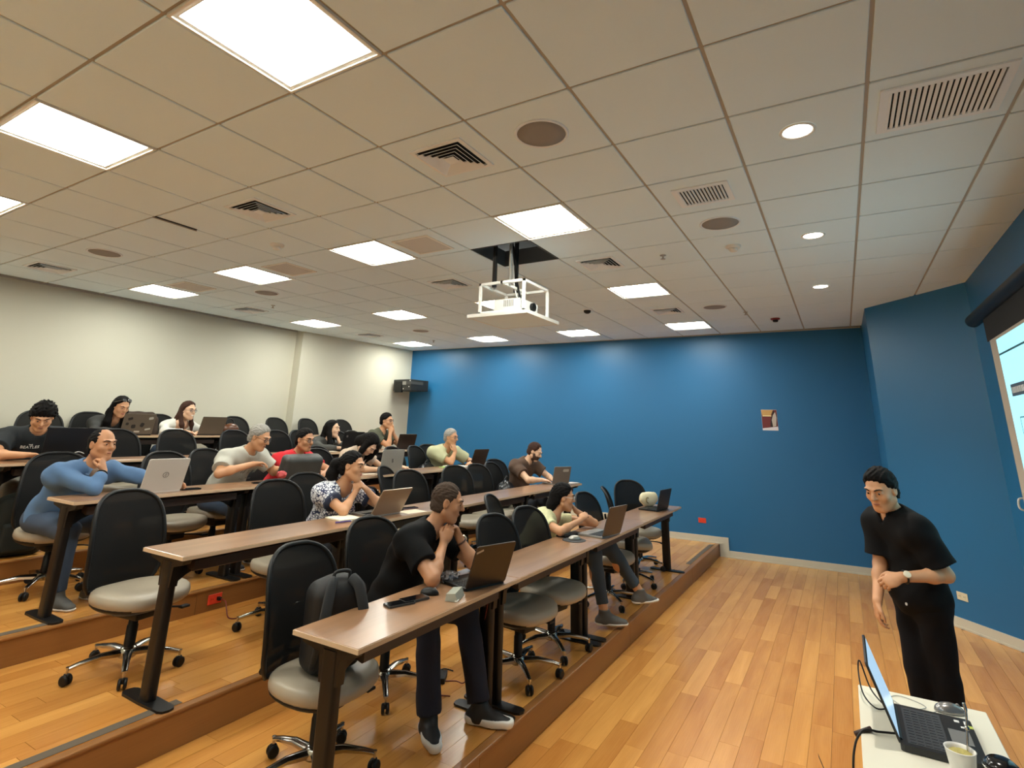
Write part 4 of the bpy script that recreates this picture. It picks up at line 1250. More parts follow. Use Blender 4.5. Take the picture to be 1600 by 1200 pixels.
def person(label, J, o):
    """J: joints in world space.  o: looks."""
    root = np.array(J['root'], float)
    R = {k: (np.array(v, float) - root if k not in ('hf', 'hu', 'bf') and not k.startswith('d_') and not k.startswith('n_') else nz(v)) for k, v in J.items()}
    h = o.get('h', .008) * 1.12
    t = empty('person', label, 'person', tuple(root))
    skin = o['skin']; fem = o.get('fem', False); sc = o.get('build', 1.0)
    P, N, H = R['pelvis'], R['neck'], R['head']
    hf, hu = R['hf'], R['hu']; hu = nz(hu - hf * (hu @ hf)); hr = np.cross(hf, hu)
    bf = R['bf']; up = nz(N - P); bfo = nz(bf - up * (bf @ up)); br = np.cross(bfo, up)
    hs = o.get('headscale', 1.0)
    SH = {s: R['sh_' + s] for s in 'LR'}
    def HP(x, y, z): return H + (hr * x + hf * y + hu * z) * hs
    lo = np.min([P - .26, N - .25, H - .17] + [R[k + s] - .17 for s in 'LR' for k in ('sh_', 'el_', 'wr_', 'kn_', 'an_')] + [R['an_' + s] + R['d_toe'] * .2 - .1 for s in 'LR'], axis=0)
    hi = np.max([P + .26, N + .25, H + .17] + [R[k + s] + .17 for s in 'LR' for k in ('sh_', 'el_', 'wr_', 'kn_', 'an_')] + [R['an_' + s] + R['d_toe'] * .2 + .1 for s in 'LR'], axis=0)
    fat = o.get('belly', 1.0)
    chestc = P + (N - P) * .66; bel = P + (N - P) * .30
    curve = -bfo * (.02 + .03 * o.get('slouch', 1))
    def torso(F, e, k=.06):
        w = sc * (.92 if fem else 1.0)
        fr = (br, bfo, up)
        F.ell(P + up * .02, ((.165 if not fem else .175) * sc + e, .120 * fat + e, .12 + e), fr, k)
        F.ell(bel + curve * .5 + bfo * .02 * (fat - 1) * 4, (.142 * w * (.5 + .5 * fat) + e, .108 * fat + e, .15 + e), fr, k)
        F.ell(chestc + curve, (.158 * w + e, .112 + e, .155 + e), fr, k)
        if fem:
            for s in (-1, 1): F.ell(chestc + br * .068 * s + bfo * .085 - up * .01, (.058 + e, .048 + e, .056 + e), fr, .035)
        m = (SH['L'] + SH['R']) / 2
        F.cone(SH['L'], N - up * .02, .052 * sc + e, .055 + e, .06); F.cone(SH['R'], N - up * .02, .052 * sc + e, .055 + e, .06)
        F.cone(SH['L'] - up * .03, SH['R'] - up * .03, .055 * sc + e, .055 * sc + e, .06, flat=(bfo, 1.0))
    # --- the body: one closed surface
    F = Field(lo, hi, h)
    torso(F, -.006)
    F.cone(N - up * .03, HP(0, -.018, -.055), .056 * (1 if not fem else .88), .050 * (1 if not fem else .86), .03)
    for s in 'LR':
        F.cone(SH[s], R['el_' + s], .049 * sc * (.9 if fem else 1), .038 * sc * (.9 if fem else 1), .03)
        F.cone(R['el_' + s], R['wr_' + s], .040 * sc * (.88 if fem else 1), .026 * (.9 if fem else 1), .015)
        m = R['el_' + s] * .7 + R['wr_' + s] * .3
        F.ell(m, (.041 * sc * (.88 if fem else 1),) * 3, None, .02)
        F.cone(P + br * (.085 if s == 'R' else -.085) * 1.0, R['kn_' + s], .080 * sc, .056, .03)
        F.cone(R['kn_' + s], R['an_' + s], .056, .038, .02)
        m = R['kn_' + s] * .68 + R['an_' + s] * .32
        F.ell(m - R['d_toe'] * .015, (.054, .054, .09), None, .03)
        tz_ = nz(R['d_toe' + s]) if 'd_toe' + s in R else R['d_toe']
        F.cone(R['an_' + s] - A3(0, 0, .045), R['an_' + s] - A3(0, 0, .058) + tz_ * .12, .034, .026, .03)
    # head
    fr = (hr, hf, hu)
    def he(x, y, z, r, k=.02, op='u'): F.ell(HP(x, y, z), tuple(q * hs for q in r), fr, k * hs, op)
    def hc(a, b, ra, rb, k=.012, op='u'): F.cone(HP(*a), HP(*b), ra * hs, rb * hs, k * hs, op)
    he(0, -.012, .030, (.074, .094, .086), .03)
    he(0, .026, -.030, (.060 if not fem else .056, .064, .082), .03)
    he(0, .060, -.092, (.026, .022, .020), .03)
    for s in (-1, 1):
        hc((s * .055, .0, -.055), (s * .018, .062, -.095), .018, .014, .03)      # jaw
        he(s * .040, .056, -.022, (.024, .024, .022), .02)                        # cheek
        he(s * .031, .096, .010, (.019, .016, .012), .010, 'cut')                # eye socket
        he(s * .031, .076, .008, (.017, .013, .011), .006)                       # lids
        hc((s * .012, .090, .030), (s * .046, .076, .032), .009, .008, .012)     # brow
        he(s * .076, -.006, .0, (.010, .020, .031), .006)                        # ear
        he(s * .083, .0, .004, (.004, .010, .018), .004, 'cut')
        he(s * .011, .094, -.024, (.008, .009, .007), .006)                      # nostril wings
    hc((0, .088, .016), (0, .112 if not fem else .106, -.020), .0085, .0115, .012)
    hc((-.017, .083, -.052), (.017, .083, -.052), .0075, .0075, .008)
    hc((-.014, .082, -.063), (.014, .082, -.063), .0085, .0085, .008)
    if o.get('smile'): 
        for s in (-1, 1): he(s * .034, .074, -.046, (.012, .012, .012), .01)
    # hands
    for s in 'LR':
        W = R['wr_' + s]; d = R['d_hand' + s]; n = R['n_hand' + s]; n = nz(n - d * (n @ d)); c = np.cross(d, n) * (1 if s == 'R' else -1)
        # c points to the thumb side
        z = o.get('handscale', .95 if not fem else .86)
        curl = o.get('curl' + s, .35)
        F.cone(W, W + d * .03 * z, .026 * z, .028 * z, .012, flat=(n, .8))
        F.ell(W + d * .055 * z, (.046 * z, .016 * z, .040 * z), (d, n, c), .014)
        for i, (off, ln, r) in enumerate(((.028, .070, .0088), (.0095, .078, .009), (-.0095, .072, .0086), (-.027, .058, .0078))):
            p = W + (d * (.090 - .004 * abs(i - 1)) + c * off) * z
            dd = nz(d + c * off * 1.2)
            a = curl * (.8 + .12 * i)
            segs = (.44, .30, .26)
            base = W + (d * .06 + c * off * .9) * z
            F.cone(base, p, r * z * 1.05, r * z, .006)
            ang = 0
            for q, f_ in enumerate(segs):
                ang += a
                v = dd * math.cos(ang) + n * math.sin(ang)
                p2 = p + v * ln * f_ * z
                F.cone(p, p2, r * z * (1 - .07 * q), r * z * (.93 - .08 * q), .003)
                p = p2
        tb = W + (d * .022 + c * .020) * z
        p1 = tb + (d * .030 + c * .026 + n * .008) * z
        p2 = p1 + nz(d * 1.0 + c * (.45 - curl * .5) + n * (.15 + curl * .5)) * .030 * z
        p3 = p2 + nz(d * 1.0 + c * (.1 - curl * .6) + n * (.1 + curl * .6)) * .026 * z
        F.cone(tb, p1, .015 * z, .0115 * z, .010); F.cone(p1, p2, .0112 * z, .0100 * z, .003); F.cone(p2, p3, .0100 * z, .0082 * z, .003)
    me = F.mesh('body'); link_mesh('body', me, skin, t)
    hd = h * .8
    # --- eyes, brows, lips
    for s in (-1, 1):
        if o.get('eyes', True):
            c_ = HP(s * .031, .0795, .008)
            bm = B(); bmesh.ops.create_uvsphere(bm, u_segments=12, v_segments=8, radius=.0098 * hs, matrix=Matrix.Translation(c_)); e = obj('eye', bm, M_eyew, t, smooth=True)
            g = nz(hf + R.get('gaze', 0 * hf) * 0)
            bm = B(); bmesh.ops.create_uvsphere(bm, u_segments=10, v_segments=6, radius=.0068 * hs, matrix=Matrix.Translation(c_ + hf * .0048 * hs - hu * .0015)); obj('iris', bm, M_iris, e, smooth=True)
        bm = B()
        tube(bm, [HP(s * x, y, z) for x, y, z in ((.014, .098, .026), (.028, .0975, .033), (.042, .088, .0335), (.052, .077, .027))], [.003 * hs, .0045 * hs, .004 * hs, .002 * hs], 6)
        obj('eyebrow', bm, o.get('browm', M_brow), t, smooth=True)
    bm = B()
    k = .004 if o.get('smile') else 0
    tube(bm, [HP(x, y, z) for x, y, z in ((-.024, .080, -.057 + k * 1.5), (-.012, .0895, -.056), (0, .0925, -.0575), (.012, .0895, -.056), (.024, .080, -.057 + k * 1.5))], [.002 * hs, .0055 * hs, .0062 * hs, .0055 * hs, .002 * hs], 8)
    obj('lips', bm, mat('teeth_white', srgb(235, 228, 216), .3) if o.get('smile') else mat('lips_rose' if fem else 'lips_tan', srgb(168, 88, 76) if fem else srgb(150, 94, 76), .5), t, smooth=True)
    # --- hair
    hair = o.get('hair')
    if hair:
        ex = hair.get('thick', .012); cur = hair.get('curl', 0.0)
        yf = hair.get('line', ((-.10, -.04, .0, .012, .03, .055, .09, .12), (-.05, -.035, -.024, .010, .034, .050, .078, .084)))
        bot = hair.get('bottom', -.065)
        G = Field(H - .30 * A3(1, 1, 1) * (1.0 if hair.get('long') else .58) - A3(0, 0, .22 if hair.get('long') else 0), H + .19 * A3(1, 1, 1), max(hd * .85, .005))
        def fn(Pp):
            X, Y, Z = Pp[0] - H[0], Pp[1] - H[1], Pp[2] - H[2]
            x = (X * hr[0] + Y * hr[1] + Z * hr[2]) / hs; y = (X * hf[0] + Y * hf[1] + Z * hf[2]) / hs; z = (X * hu[0] + Y * hu[1] + Z * hu[2]) / hs
            q = np.sqrt((x / (.074 + ex)) ** 2 + ((y + .012) / (.094 + ex)) ** 2 + ((z - .030) / (.086 + ex * hair.get('top', 1.1))) ** 2)
            d = (q - 1) * .085
            # back of the head carried down to the nape
            q2 = np.sqrt((x / (.068 + ex)) ** 2 + ((y + .025) / (.075 + ex)) ** 2 + ((z + .02) / .085) ** 2)
            d = np.minimum(d, (q2 - 1) * .075)
            lim = np.interp(z, yf[0], yf[1]) + .0045 * np.sin(x * 210 + 60 * z) + .003 * np.sin(x * 470)
            if hair.get('widow'): lim = lim - hair['widow'] * np.exp(-((np.abs(x) - .045) / .02) ** 2)
            d = d + ex * 1.15 * (1 - np.clip((lim - y) / .035, 0, 1)) ** 2 * hair.get('taper', 1)
            d = np.maximum(d, y - lim)
            d = np.maximum(d, bot - z)
            if hair.get('bald'):    # bare crown
                d = np.maximum(d, hair['bald'] - np.sqrt((x / .8) ** 2 + (y - .0) ** 2 * .7 + (z - .12) ** 2))
            if cur > 0:
                d = d + cur * np.sin(x * 95 + 3 * np.sin(z * 60)) * np.sin(y * 90 + 2 * np.sin(x * 70)) * np.sin(z * 88 + 1.3)
            else:
                d = d + .0034 * np.sin(x * 190 + 40 * y + 6 * np.sin(z * 50)) * np.sin(z * 120 + y * 60)
            return d * hs
        G.custom(H, .19, fn)
        for st in hair.get('strands', ()):
            pts = [HP(*p) if len(p) == 3 else p for p in st['pts']]
            rs = st['r']
            for i in range(len(pts) - 1):
                G.cone(pts[i], pts[i + 1], rs[i], rs[i + 1], .025, flat=(hf, st.get('flat', 1.0)) if 'flat' in st else None)
        if hair.get('cutface', True):
            G.ell(HP(0, .095, -.03), (.052, .075, .078), fr, .01, 'cut') if hair.get('long') else None
        me = G.mesh('hair'); link_mesh('hair', me, hair['m'], t)
    if o.get('beard'):
        G = Field(H - .16, H + .13, max(hd * .85, .005))
        def fb(Pp):
            X, Y, Z = Pp[0] - H[0], Pp[1] - H[1], Pp[2] - H[2]
            x = (X * hr[0] + Y * hr[1] + Z * hr[2]); y = (X * hf[0] + Y * hf[1] + Z * hf[2]); z = (X * hu[0] + Y * hu[1] + Z * hu[2])
            q = np.sqrt((x / .070) ** 2 + ((y - .026) / .074) ** 2 + ((z + .036) / .090) ** 2)
            d = (q - 1) * .068
            d = np.maximum(d, z + .034 - .9 * np.maximum(np.abs(x) - .03, 0)); d = np.maximum(d, -.005 - y)
            return np.maximum(d, .0 - (np.sqrt(x ** 2 * .6 + (z + .058) ** 2) - .009))
        G.custom(H, .14, fb); link_mesh('beard', G.mesh('beard'), o['beard'], t)
    # --- shirt
    e = o.get('loose', .012)
    sl = o.get('sleeve', .55)      # fraction: 0..1 upper arm, 1..2 forearm
    allp = [P - .24, P + .24, N - .12, N + .12] + [SH[s] - .1 for s in 'LR'] + [SH[s] + .1 for s in 'LR'] + [R['el_' + s] - .09 for s in 'LR'] + [R['el_' + s] + .09 for s in 'LR']
    if sl > 1: allp += [R['wr_' + s] - .06 for s in 'LR'] + [R['wr_' + s] + .06 for s in 'LR']
    G = Field(np.min(allp, axis=0), np.max(allp, axis=0), h)
    torso(G, e)
    for s in 'LR':
        S0, E, W = SH[s], R['el_' + s], R['wr_' + s]
        f = .9 if fem else 1
        if sl <= 1:
            q = S0 + (E - S0) * sl; dn = nz(E - S0)
            G.cone(S0, S0 + (E - S0) * min(1, sl + .15), .056 * sc * f + e, (.050 * sc * f + e * 1.6), .035, clip=[(q, dn)])
        else:
            G.cone(S0, E, .053 * sc * f + e, .040 * sc * f + e * .8, .035)
            q = E + (W - E) * (sl - 1); dn = nz(W - E)
            G.cone(E, W, .040 * sc * f + e * .8, .029 + e * .6, .02, clip=[(q, dn)])
    hem = o.get('hem', -.10)
    G.folds(o.get('fold', .0055), 30, ph=float(root[0]) * 3)
    G.plane(P + up * hem, -up)
    # neck opening
    nr = o.get('neckr', .066)
    G.cone(N - up * .015 + bfo * o.get('neckf', .012), HP(0, -.02, -.04), nr, nr + .01, .006, 'cut')
    if o.get('vneck'):
        G.cone(N + bfo * .08 - up * o['vneck'], N + bfo * .06 + up * .03, .012, .05, .01, 'cut')
    me = G.mesh('shirt'); sh = link_mesh('shirt', me, o['shirt'], t); sh['label'] = o['shirtlabel']
    if o.get('collar'):
        bm = B()
        c0 = N + up * .022 + bfo * .012
        seg = [math.radians(a) for a in range(-150, 151, 15)]
        def ring(r, dz): return [c0 + (bfo * -math.cos(a) * r * .95 + br * math.sin(a) * r) + up * dz + bfo * 0 for a in seg]
        a_, b_, c_ = ring(.064, .022), ring(.078, -.004), ring(.092, -.022)
        rows = [[bm.verts.new(p) for p in q] for q in (a_, b_, c_)]
        for p, q in zip(rows, rows[1:]):
            for j in range(len(seg) - 1): bm.faces.new((p[j], p[j + 1], q[j + 1], q[j]))
        bmesh.ops.solidify(bm, geom=bm.faces[:], thickness=.004)
        obj('collar', bm, o['collar'], sh, smooth=True)
    if o.get('cuff'):
        for s in 'LR':
            S0, E = SH[s], R['el_' + s]; q = S0 + (E - S0) * sl; dn = nz(E - S0)
            bm = B(); tube(bm, [q - dn * .028, q + dn * .004], [.058 * sc + e, .056 * sc + e], 20); obj('sleeve_band', bm, o['cuff'], sh, smooth=True)
    if o.get('inner'):   # shirt seen in the opening
        G = Field(N - .16, N + .10, h); torso(G, .004); G.cone(N - up * .01, HP(0, -.02, -.04), .058, .066, .006, 'cut')
        link_mesh('undershirt', G.mesh('undershirt'), o['inner'], t)
    # --- trousers
    allp = [P - .22, P + .22] + [R[k + s] + q for k in ('kn_', 'an_') for s in 'LR' for q in (-.1, .1)]
    G = Field(np.min(allp, axis=0), np.max(allp, axis=0), max(h * 1.5, .011))
    G.ell(P + up * .0, (.172 * sc, .125, .125), (br, bfo, up), .03)
    for s in 'LR':
        G.cone(P + br * (.085 if s == 'R' else -.085), R['kn_' + s], .093 * sc, .070, .04)
        A = R['an_' + s]; dn = nz(A - R['kn_' + s])
        G.cone(R['kn_' + s], A, .070, o.get('legw', .056), .02, clip=[(A + dn * o.get('ankle', -.01), dn)])
    G.folds(.004, 30, ph=1.0)
    me = G.mesh('trousers'); link_mesh('trousers', me, o['pants'], t)
    # --- shoes
    for s in 'LR':
        A = R['an_' + s]; tz = nz(R['d_toe' + s]) if 'd_toe' + s in R else R['d_toe']
        fz = A[2] - .075
        upn = A3(0, 0, 1)
        if 'n_sole' + s in R: upn = R['n_sole' + s]
        rt = nz(np.cross(tz, upn))
        base = A - upn * .062
        G = Field(A - .26, A + .26, max(h, .008))
        G.cone(base + tz * -.035, base + tz * .10, .046, .040, .03, flat=(upn, .9)); G.cone(base + tz * .08 + upn * -.005, base + tz * .165 + upn * -.008, .043, .036, .03, flat=(upn, .75))
        G.cone(A + upn * .02, A - upn * .05, .046, .052, .02); G.cone(A - upn * .02 + tz * .02, base + tz * .08, .040, .036, .02)
        G.plane(base - upn * .022, -upn); G.plane(A + upn * .024, upn)
        link_mesh('shoe', G.mesh('shoe'), o['shoe'], t)
        if o.get('laces'):
            bm = B()
            for q in range(4):
                cc = A + tz * (.045 + .022 * q) - upn * (.018 + .010 * q)
                tube(bm, [cc - rt * .022, cc + upn * .008, cc + rt * .022], .0028, 6)
            obj('laces', bm, o['laces'], t, smooth=True)
        G = Field(A - .26, A + .26, max(h, .008))
        G.cone(base + tz * -.035, base + tz * .10, .050, .045, .03); G.cone(base + tz * .08, base + tz * .17, .047, .040, .03)
        G.plane(base - upn * .030, -upn); G.plane(base + upn * (o.get('sole_h', .0) - .010), upn)
        link_mesh('shoe_sole', G.mesh('shoe_sole'), o.get('sole', M_white_pl), t)
    # --- extras
    if o.get('glasses'):
        gm = o['glasses']
        bm = B()
        for s in (-1, 1):
            tube(bm, [HP(s * .032 + math.cos(a) * .023, .099 - .004 * abs(math.cos(a)), .004 + math.sin(a) * .017) for a in [math.tau * k / 16 for k in range(16)]], .0018, 6, closed=True)
            tube(bm, [HP(s * .055, .095, .008), HP(s * .074, .06, .010), HP(s * .080, .0, .010)], .0018, 6)
        tube(bm, [HP(-.010, .101, .007), HP(0, .104, .009), HP(.010, .101, .007)], .0018, 6)
        g = obj('glasses', bm, gm, t, smooth=True)
        for s in (-1, 1):
            bm = B(); vs = [bm.verts.new(HP(s * .032 + math.cos(a) * .022, .0985, .004 + math.sin(a) * .016)) for a in [math.tau * k / 16 for k in range(16)]]; bm.faces.new(vs); obj('lens', bm, M_lens2, g)
    if o.get('watch'):
        s, m1, m2 = o['watch']
        W = R['wr_' + s]; d = nz(R['wr_' + s] - R['el_' + s]); c_ = W - d * .02
        n = R['n_hand' + s]; n = nz(n - d * (n @ d)); q = np.cross(d, n)
        bm = B(); tube(bm, [c_ + (n * math.cos(a) + q * math.sin(a)) * .031 for a in [math.tau * k / 20 for k in range(20)]], .0055, 8, closed=True, flat=None); w = obj('watch_strap', bm, m1, t, smooth=True)
        if m2:
            fr4 = Matrix(((q[0], d[0], -n[0], 0), (q[1], d[1], -n[1], 0), (q[2], d[2], -n[2], 0), (0, 0, 0, 1)))
            bm = B(); lathe(bm, [(0, 0), (.019, 0), (.019, .008), (.016, .0095), (0, .0095)], 24, mx=Matrix.Translation(c_ - n * .030) @ fr4, cap=False); obj('watch_face', bm, m2, w, angle=.7)
    return t, R, HP

def seated(label, head, hyaw, hpitch, row, arms, o, yaw=None, roll=0, back=None, knees=None, dz=0.0, feet=None):
    """head = world position of the head's centre; yaw 0 faces the screen wall (-y), positive turns towards the blue wall"""
    z0 = TZ[row]
    head = np.array(head, float)
    ya = math.radians(hyaw if yaw is None else yaw)
    bf = A3(math.sin(ya), -math.cos(ya), 0); rt = A3(-math.cos(ya), -math.sin(ya), 0)    # right hand side
    up = A3(0, 0, 1)
    pz = z0 + .54
    fem = o.get('fem', False)
    a = math.radians(hyaw); p = math.radians(hpitch)
    fh = A3(math.sin(a), -math.cos(a), 0)
    hf = fh * math.cos(p) - up * math.sin(p); hu = up * math.cos(p) + fh * math.sin(p)
    hrt = np.cross(hf, hu); rr = math.radians(roll); hu = hu * math.cos(rr) + hrt * math.sin(rr)
    neck = head - hu * .128 - hf * .045 - up * .035 - bf * .02
    L = o.get('torso', .50)
    dzn = min(neck[2] - pz, L - .01)
    hor = math.sqrt(max(L * L - dzn * dzn, .0016))
    if back is not None: hor = back
    pel = neck - bf * hor; pel[2] = pz
    sw = o.get('shw', .185 if not fem else .155)
    upv = nz(neck - pel)
    J = dict(root=(pel[0], pel[1], z0), pelvis=pel, neck=neck, head=head, hf=hf, hu=hu, bf=bf)
    for s, q in (('R', 1), ('L', -1)):
        J['sh_' + s] = neck + rt * q * sw - upv * .060 - bf * .020
        kn = pel + bf * .42 + rt * q * (.12 if not fem else .09); kn[2] = z0 + .49
        J['kn_' + s] = kn
        an = kn + bf * (.02 if feet is None else feet[0 if s == 'R' else 1]); an[2] = z0 + .09
        J['an_' + s] = an
        A = arms[s]
        e_, w_ = A3(*A[0]), A3(*A[1]); S_ = J['sh_' + s]; lo_, hi_ = (.20, .30) if fem else (.215, .32)
        out_ = nz(rt * q * .55 + bf * .5)
        for _ in range(60 if len(A) < 5 else 0):
            l_ = np.linalg.norm(e_ - S_)
            if l_ < lo_: e_ = e_ + out_ * .006
            elif l_ > hi_: e_ = e_ + nz((S_ - e_) * A3(1, 1, 0)) * .006
            else: break
        l_ = np.linalg.norm(w_ - e_); lf = .27 if fem else .29
        if l_ > lf: w_ = e_ + (w_ - e_) * lf / l_
        J['el_' + s] = e_; J['wr_' + s] = w_; J['d_hand' + s] = A[2]; J['n_hand' + s] = A[3]
        ua = np.linalg.norm(J['el_' + s] - J['sh_' + s]); fa = np.linalg.norm(J['wr_' + s] - J['el_' + s])
        if DEBUG > 1: print('ARM', label[:34], s, 'upper %.2f fore %.2f' % (ua, fa))
    J['d_toe'] = bf
    if knees:
        for k, v in knees.items(): J[k] = v
    if DEBUG: print(label[:30], 'pelvis', np.round(pel, 2), 'hor %.2f' % hor)
    return person(label, J, o)
DEBUG = 0

# ---------------------------------------------------------------- the people
def arm_rest(hx, row, s, ex=.24, wx=.05, ey=.40, wy=.22, d=None, z=.045, hz=.04):
    q = -1 if s == 'R' else 1
    t_ = top(row)
    return ((hx + q * ex, TF[row] + ey, t_ + z), (hx + q * wx, TF[row] + wy, t_ + hz), nz(d or (-q * .9, -.5, -.08)), nz((0, 0, -1)))
def arm_type(hx, row, s, ex=.23, wx=.10, ey=.50, wy=.30, z=.05):
    q = -1 if s == 'R' else 1
    t_ = top(row)
    return ((hx + q * ex, TF[row] + ey, t_ + z + .02), (hx + q * wx, TF[row] + wy, t_ + .05), nz((-q * .25, -1, -.12)), nz((0, -.1, -1)))
def arm_to(el, wr, d, n):
    return (el, wr, nz(d), nz(n))
def hp(head, yaw, pitch, x, y, z):
    """point given in the head's own frame (x right, y front, z up)"""
    a = math.radians(yaw); p = math.radians(pitch)
    fh = A3(math.sin(a), -math.cos(a), 0); up = A3(0, 0, 1)
    hf = fh * math.cos(p) - up * math.sin(p); hu = up * math.cos(p) + fh * math.sin(p)
    hr = np.cross(hf, hu)
    return np.array(head) + hr * x + hf * y + hu * z

P_JEAN = cloth('jeans_blue', srgb(62, 78, 100)); P_NAVY = cloth('trousers_navy', srgb(22, 28, 46)); P_DARK = cloth('trousers_dark', srgb(34, 38, 46)); P_GREYP = cloth('trousers_grey', srgb(120, 116, 106)); P_JGREY = cloth('jeans_grey', srgb(58, 68, 78))
S_BLACK = mat('shoe_black', srgb(28, 28, 30), .6); S_GREY = mat('shoe_grey', srgb(90, 88, 84), .6)
SHORT = dict(m=HR_BLACK, thick=.012)

# 1 man in black, front row
h1 = A3(1.02, .73, 1.335)
ya, pi_ = 36, 12
chin = hp(h1, ya, pi_, 0, .075, -.125)
t_, R_, HP_ = seated('man in a black tee leaning on his elbows with both hands clasped at his mouth', h1, ya, pi_, 1,
    {'R': arm_to((.74, .60, top(1) + .045), chin + A3(-.035, .035, -.075), (.32, -.30, 1), (.75, .5, .0)),
     'L': arm_to((1.20, .56, top(1) + .045), chin + A3(.055, -.015, -.085), (-.45, .20, 1), (-.8, .3, 0))},
    dict(h=.0055, skin=SK_TAN, hair=dict(m=HR_SALT, thick=.006, line=((-.10, -.03, .0, .03, .05, .075, .12), (-.045, -.004, .012, .034, .050, .064, .064))), shirt=cloth('tee_black', srgb(12, 12, 13), spec=.2), shirtlabel='black tee',
         build=1.08, belly=1.12, sleeve=.66, curlR=.95, curlL=.75, pants=P_NAVY, shoe=S_BLACK, vneck=.05, torso=.54, sole_h=.022, laces=M_black, fold=.006, watch=('L', mat('strap_brown', srgb(70, 40, 26), .4), mat('watch_steel', srgb(210, 200, 180), .2, metal=.8)), loose=.016, legw=.068),
    yaw=8, knees=dict(kn_R=(.80, .66, .71), an_R=(.78, .60, .275), kn_L=(1.08, .58, .71), an_L=(1.04, .44, .275), d_toeR=(-.62, -.75, 0), d_toeL=(.25, -.95, 0)))
# 2 woman in cream, front row
h2 = A3(2.86, .76, 1.20)
ya = 34; pi_ = 6
cheek = hp(h2, ya, pi_, -.055, .05, -.06)
seated('woman in a cream tee and white-framed glasses resting her cheek on one hand', h2, ya, pi_, 1,
    {'R': arm_to((2.62, .74, top(1) + .045), (2.84, .56, top(1) + .12), (.75, -.3, .55), (.5, .2, -.6)),
     'L': arm_to((3.17, .58, top(1) + .045), cheek + A3(.075, -.055, -.06), (-.55, .35, .8), (-.6, .6, .3)) + (1,)},
    dict(h=.0065, fem=True, skin=SK_WARM, hair=dict(m=HR_BLACK, thick=.014, bottom=-.10, strands=[dict(pts=[(0, -.085, .0), (.01, -.105, -.08), (.02, -.11, -.17)], r=[.05, .045, .02])]), glasses=M_white_pl,
         shirt=mat_pattern('tee_cream_speckled', srgb(226, 222, 176), srgb(206, 206, 160), 60), shirtlabel='cream tee', sleeve=.45, pants=P_JGREY, shoe=S_GREY, curlL=.8, curlR=.6, neckr=.085, neckf=.03, loose=.008, legw=.05, ankle=-.06, torso=.41, laces=M_black),
    yaw=18, knees=dict(kn_R=(2.95, .50, .74), an_R=(2.92, .40, .30), kn_L=(3.22, .45, .76), an_L=(3.34, .22, .40), d_toeL=(.80, -.58, -.1), d_toeR=(.45, -.85, 0)))
# 3 woman in patterned blouse, second row
h3 = A3(1.45, 2.06, 1.465)
ya = 20; pi_ = 5
chin = hp(h3, ya, pi_, 0, .085, -.12)
seated('woman in a blue and white patterned blouse with hands folded under her chin', h3, ya, pi_, 2,
    {'R': arm_to((1.30, 1.95, top(2) + .04), chin + A3(-.01, .02, -.07), (.25, -.25, 1), (.6, .6, 0)),
     'L': arm_to((1.70, 1.93, top(2) + .04), chin + A3(.075, -.02, -.06), (-.75, .1, .55), (-.5, .5, -.3))},
    dict(h=.006, fem=True, skin=SK_WARM, hair=dict(m=HR_BLACK, thick=.010, bottom=-.08, strands=[dict(pts=[(0, -.10, .03), (.01, -.145, .0), (.02, -.16, -.08), (.02, -.13, -.19)], r=[.03, .045, .048, .02])]),
         shirt=mat_pattern('blouse_print', srgb(38, 48, 84), srgb(220, 222, 228), 42), shirtlabel='blue and white printed blouse', cuff=mat('cuff_navy', srgb(34, 42, 66), .8), sleeve=.55, build=1.05, loose=.016, pants=P_DARK, shoe=S_BLACK, curlR=1.1, curlL=.9, vneck=.06, neckr=.075), yaw=-16)
# 4 man in brown tee
h4 = A3(4.90, 2.15, 1.495)
seated('bearded man in a brown tee typing with his head lowered', h4, 8, 26, 2,
    {'R': arm_to((4.62, 2.05, top(2) + .05), (4.80, 1.98, top(2) + .05), (.5, -.8, -.1), (0, 0, -1)), 'L': arm_to((5.15, 2.05, top(2) + .06), (5.02, 1.96, top(2) + .05), (-.1, -1, -.1), (0, 0, -1))},
    dict(h=.008, skin=SK_LIGHT, hair=dict(m=HR_BROWN, thick=.010, line=((-.10, -.03, .0, .03, .05, .075, .12), (-.045, -.004, .016, .034, .045, .056, .060))), beard=mat('beard_brown', srgb(74, 48, 34), .7), shirt=cloth('tee_brown', srgb(88, 66, 52)), shirtlabel='brown tee', build=1.05, loose=.018, pants=P_DARK, shoe=S_BLACK, sleeve=.6), yaw=-16)
# 5 man in denim shirt
h5 = A3(.13, 3.40, 1.605)
ya = 14; pi_ = 0
chin = hp(h5, ya, pi_, 0, .085, -.10)
seated('man in a blue denim shirt with a fist held at his mouth', h5, ya, pi_, 3,
    {'R': arm_to((.06, 3.22, top(3) + .05), chin + A3(-.02, -.02, -.085), (-.25, .15, 1), (-.5, .6, 0)),
     'L': arm_to((.46, 3.42, top(3) + .09), (.64, 3.30, top(3) + .06), (.75, -.55, -.12), (0, 0, -1))},
    dict(h=.0055, skin=SK_TAN, hair=dict(m=HR_BLACK, thick=.006, line=((-.10, -.03, .0, .03, .05, .075, .12), (-.045, -.004, .016, .030, .034, .030, .00))), shirt=mat('denim_blue', srgb(84, 116, 154), .85, noise=.22, nscale=7, bump=.25, bscale=700), shirtlabel='blue denim shirt', collar=cloth('denim_light', srgb(120, 150, 186)),
         inner=cloth('undershirt_tan', srgb(170, 150, 130)), vneck=.05, build=1.06, belly=1.2, sleeve=1.78, loose=.014, pants=P_JEAN, shoe=S_GREY, curlR=1.3, curlL=.5, torso=.50, watch=('R', M_black, None), fold=.007), yaw=10)
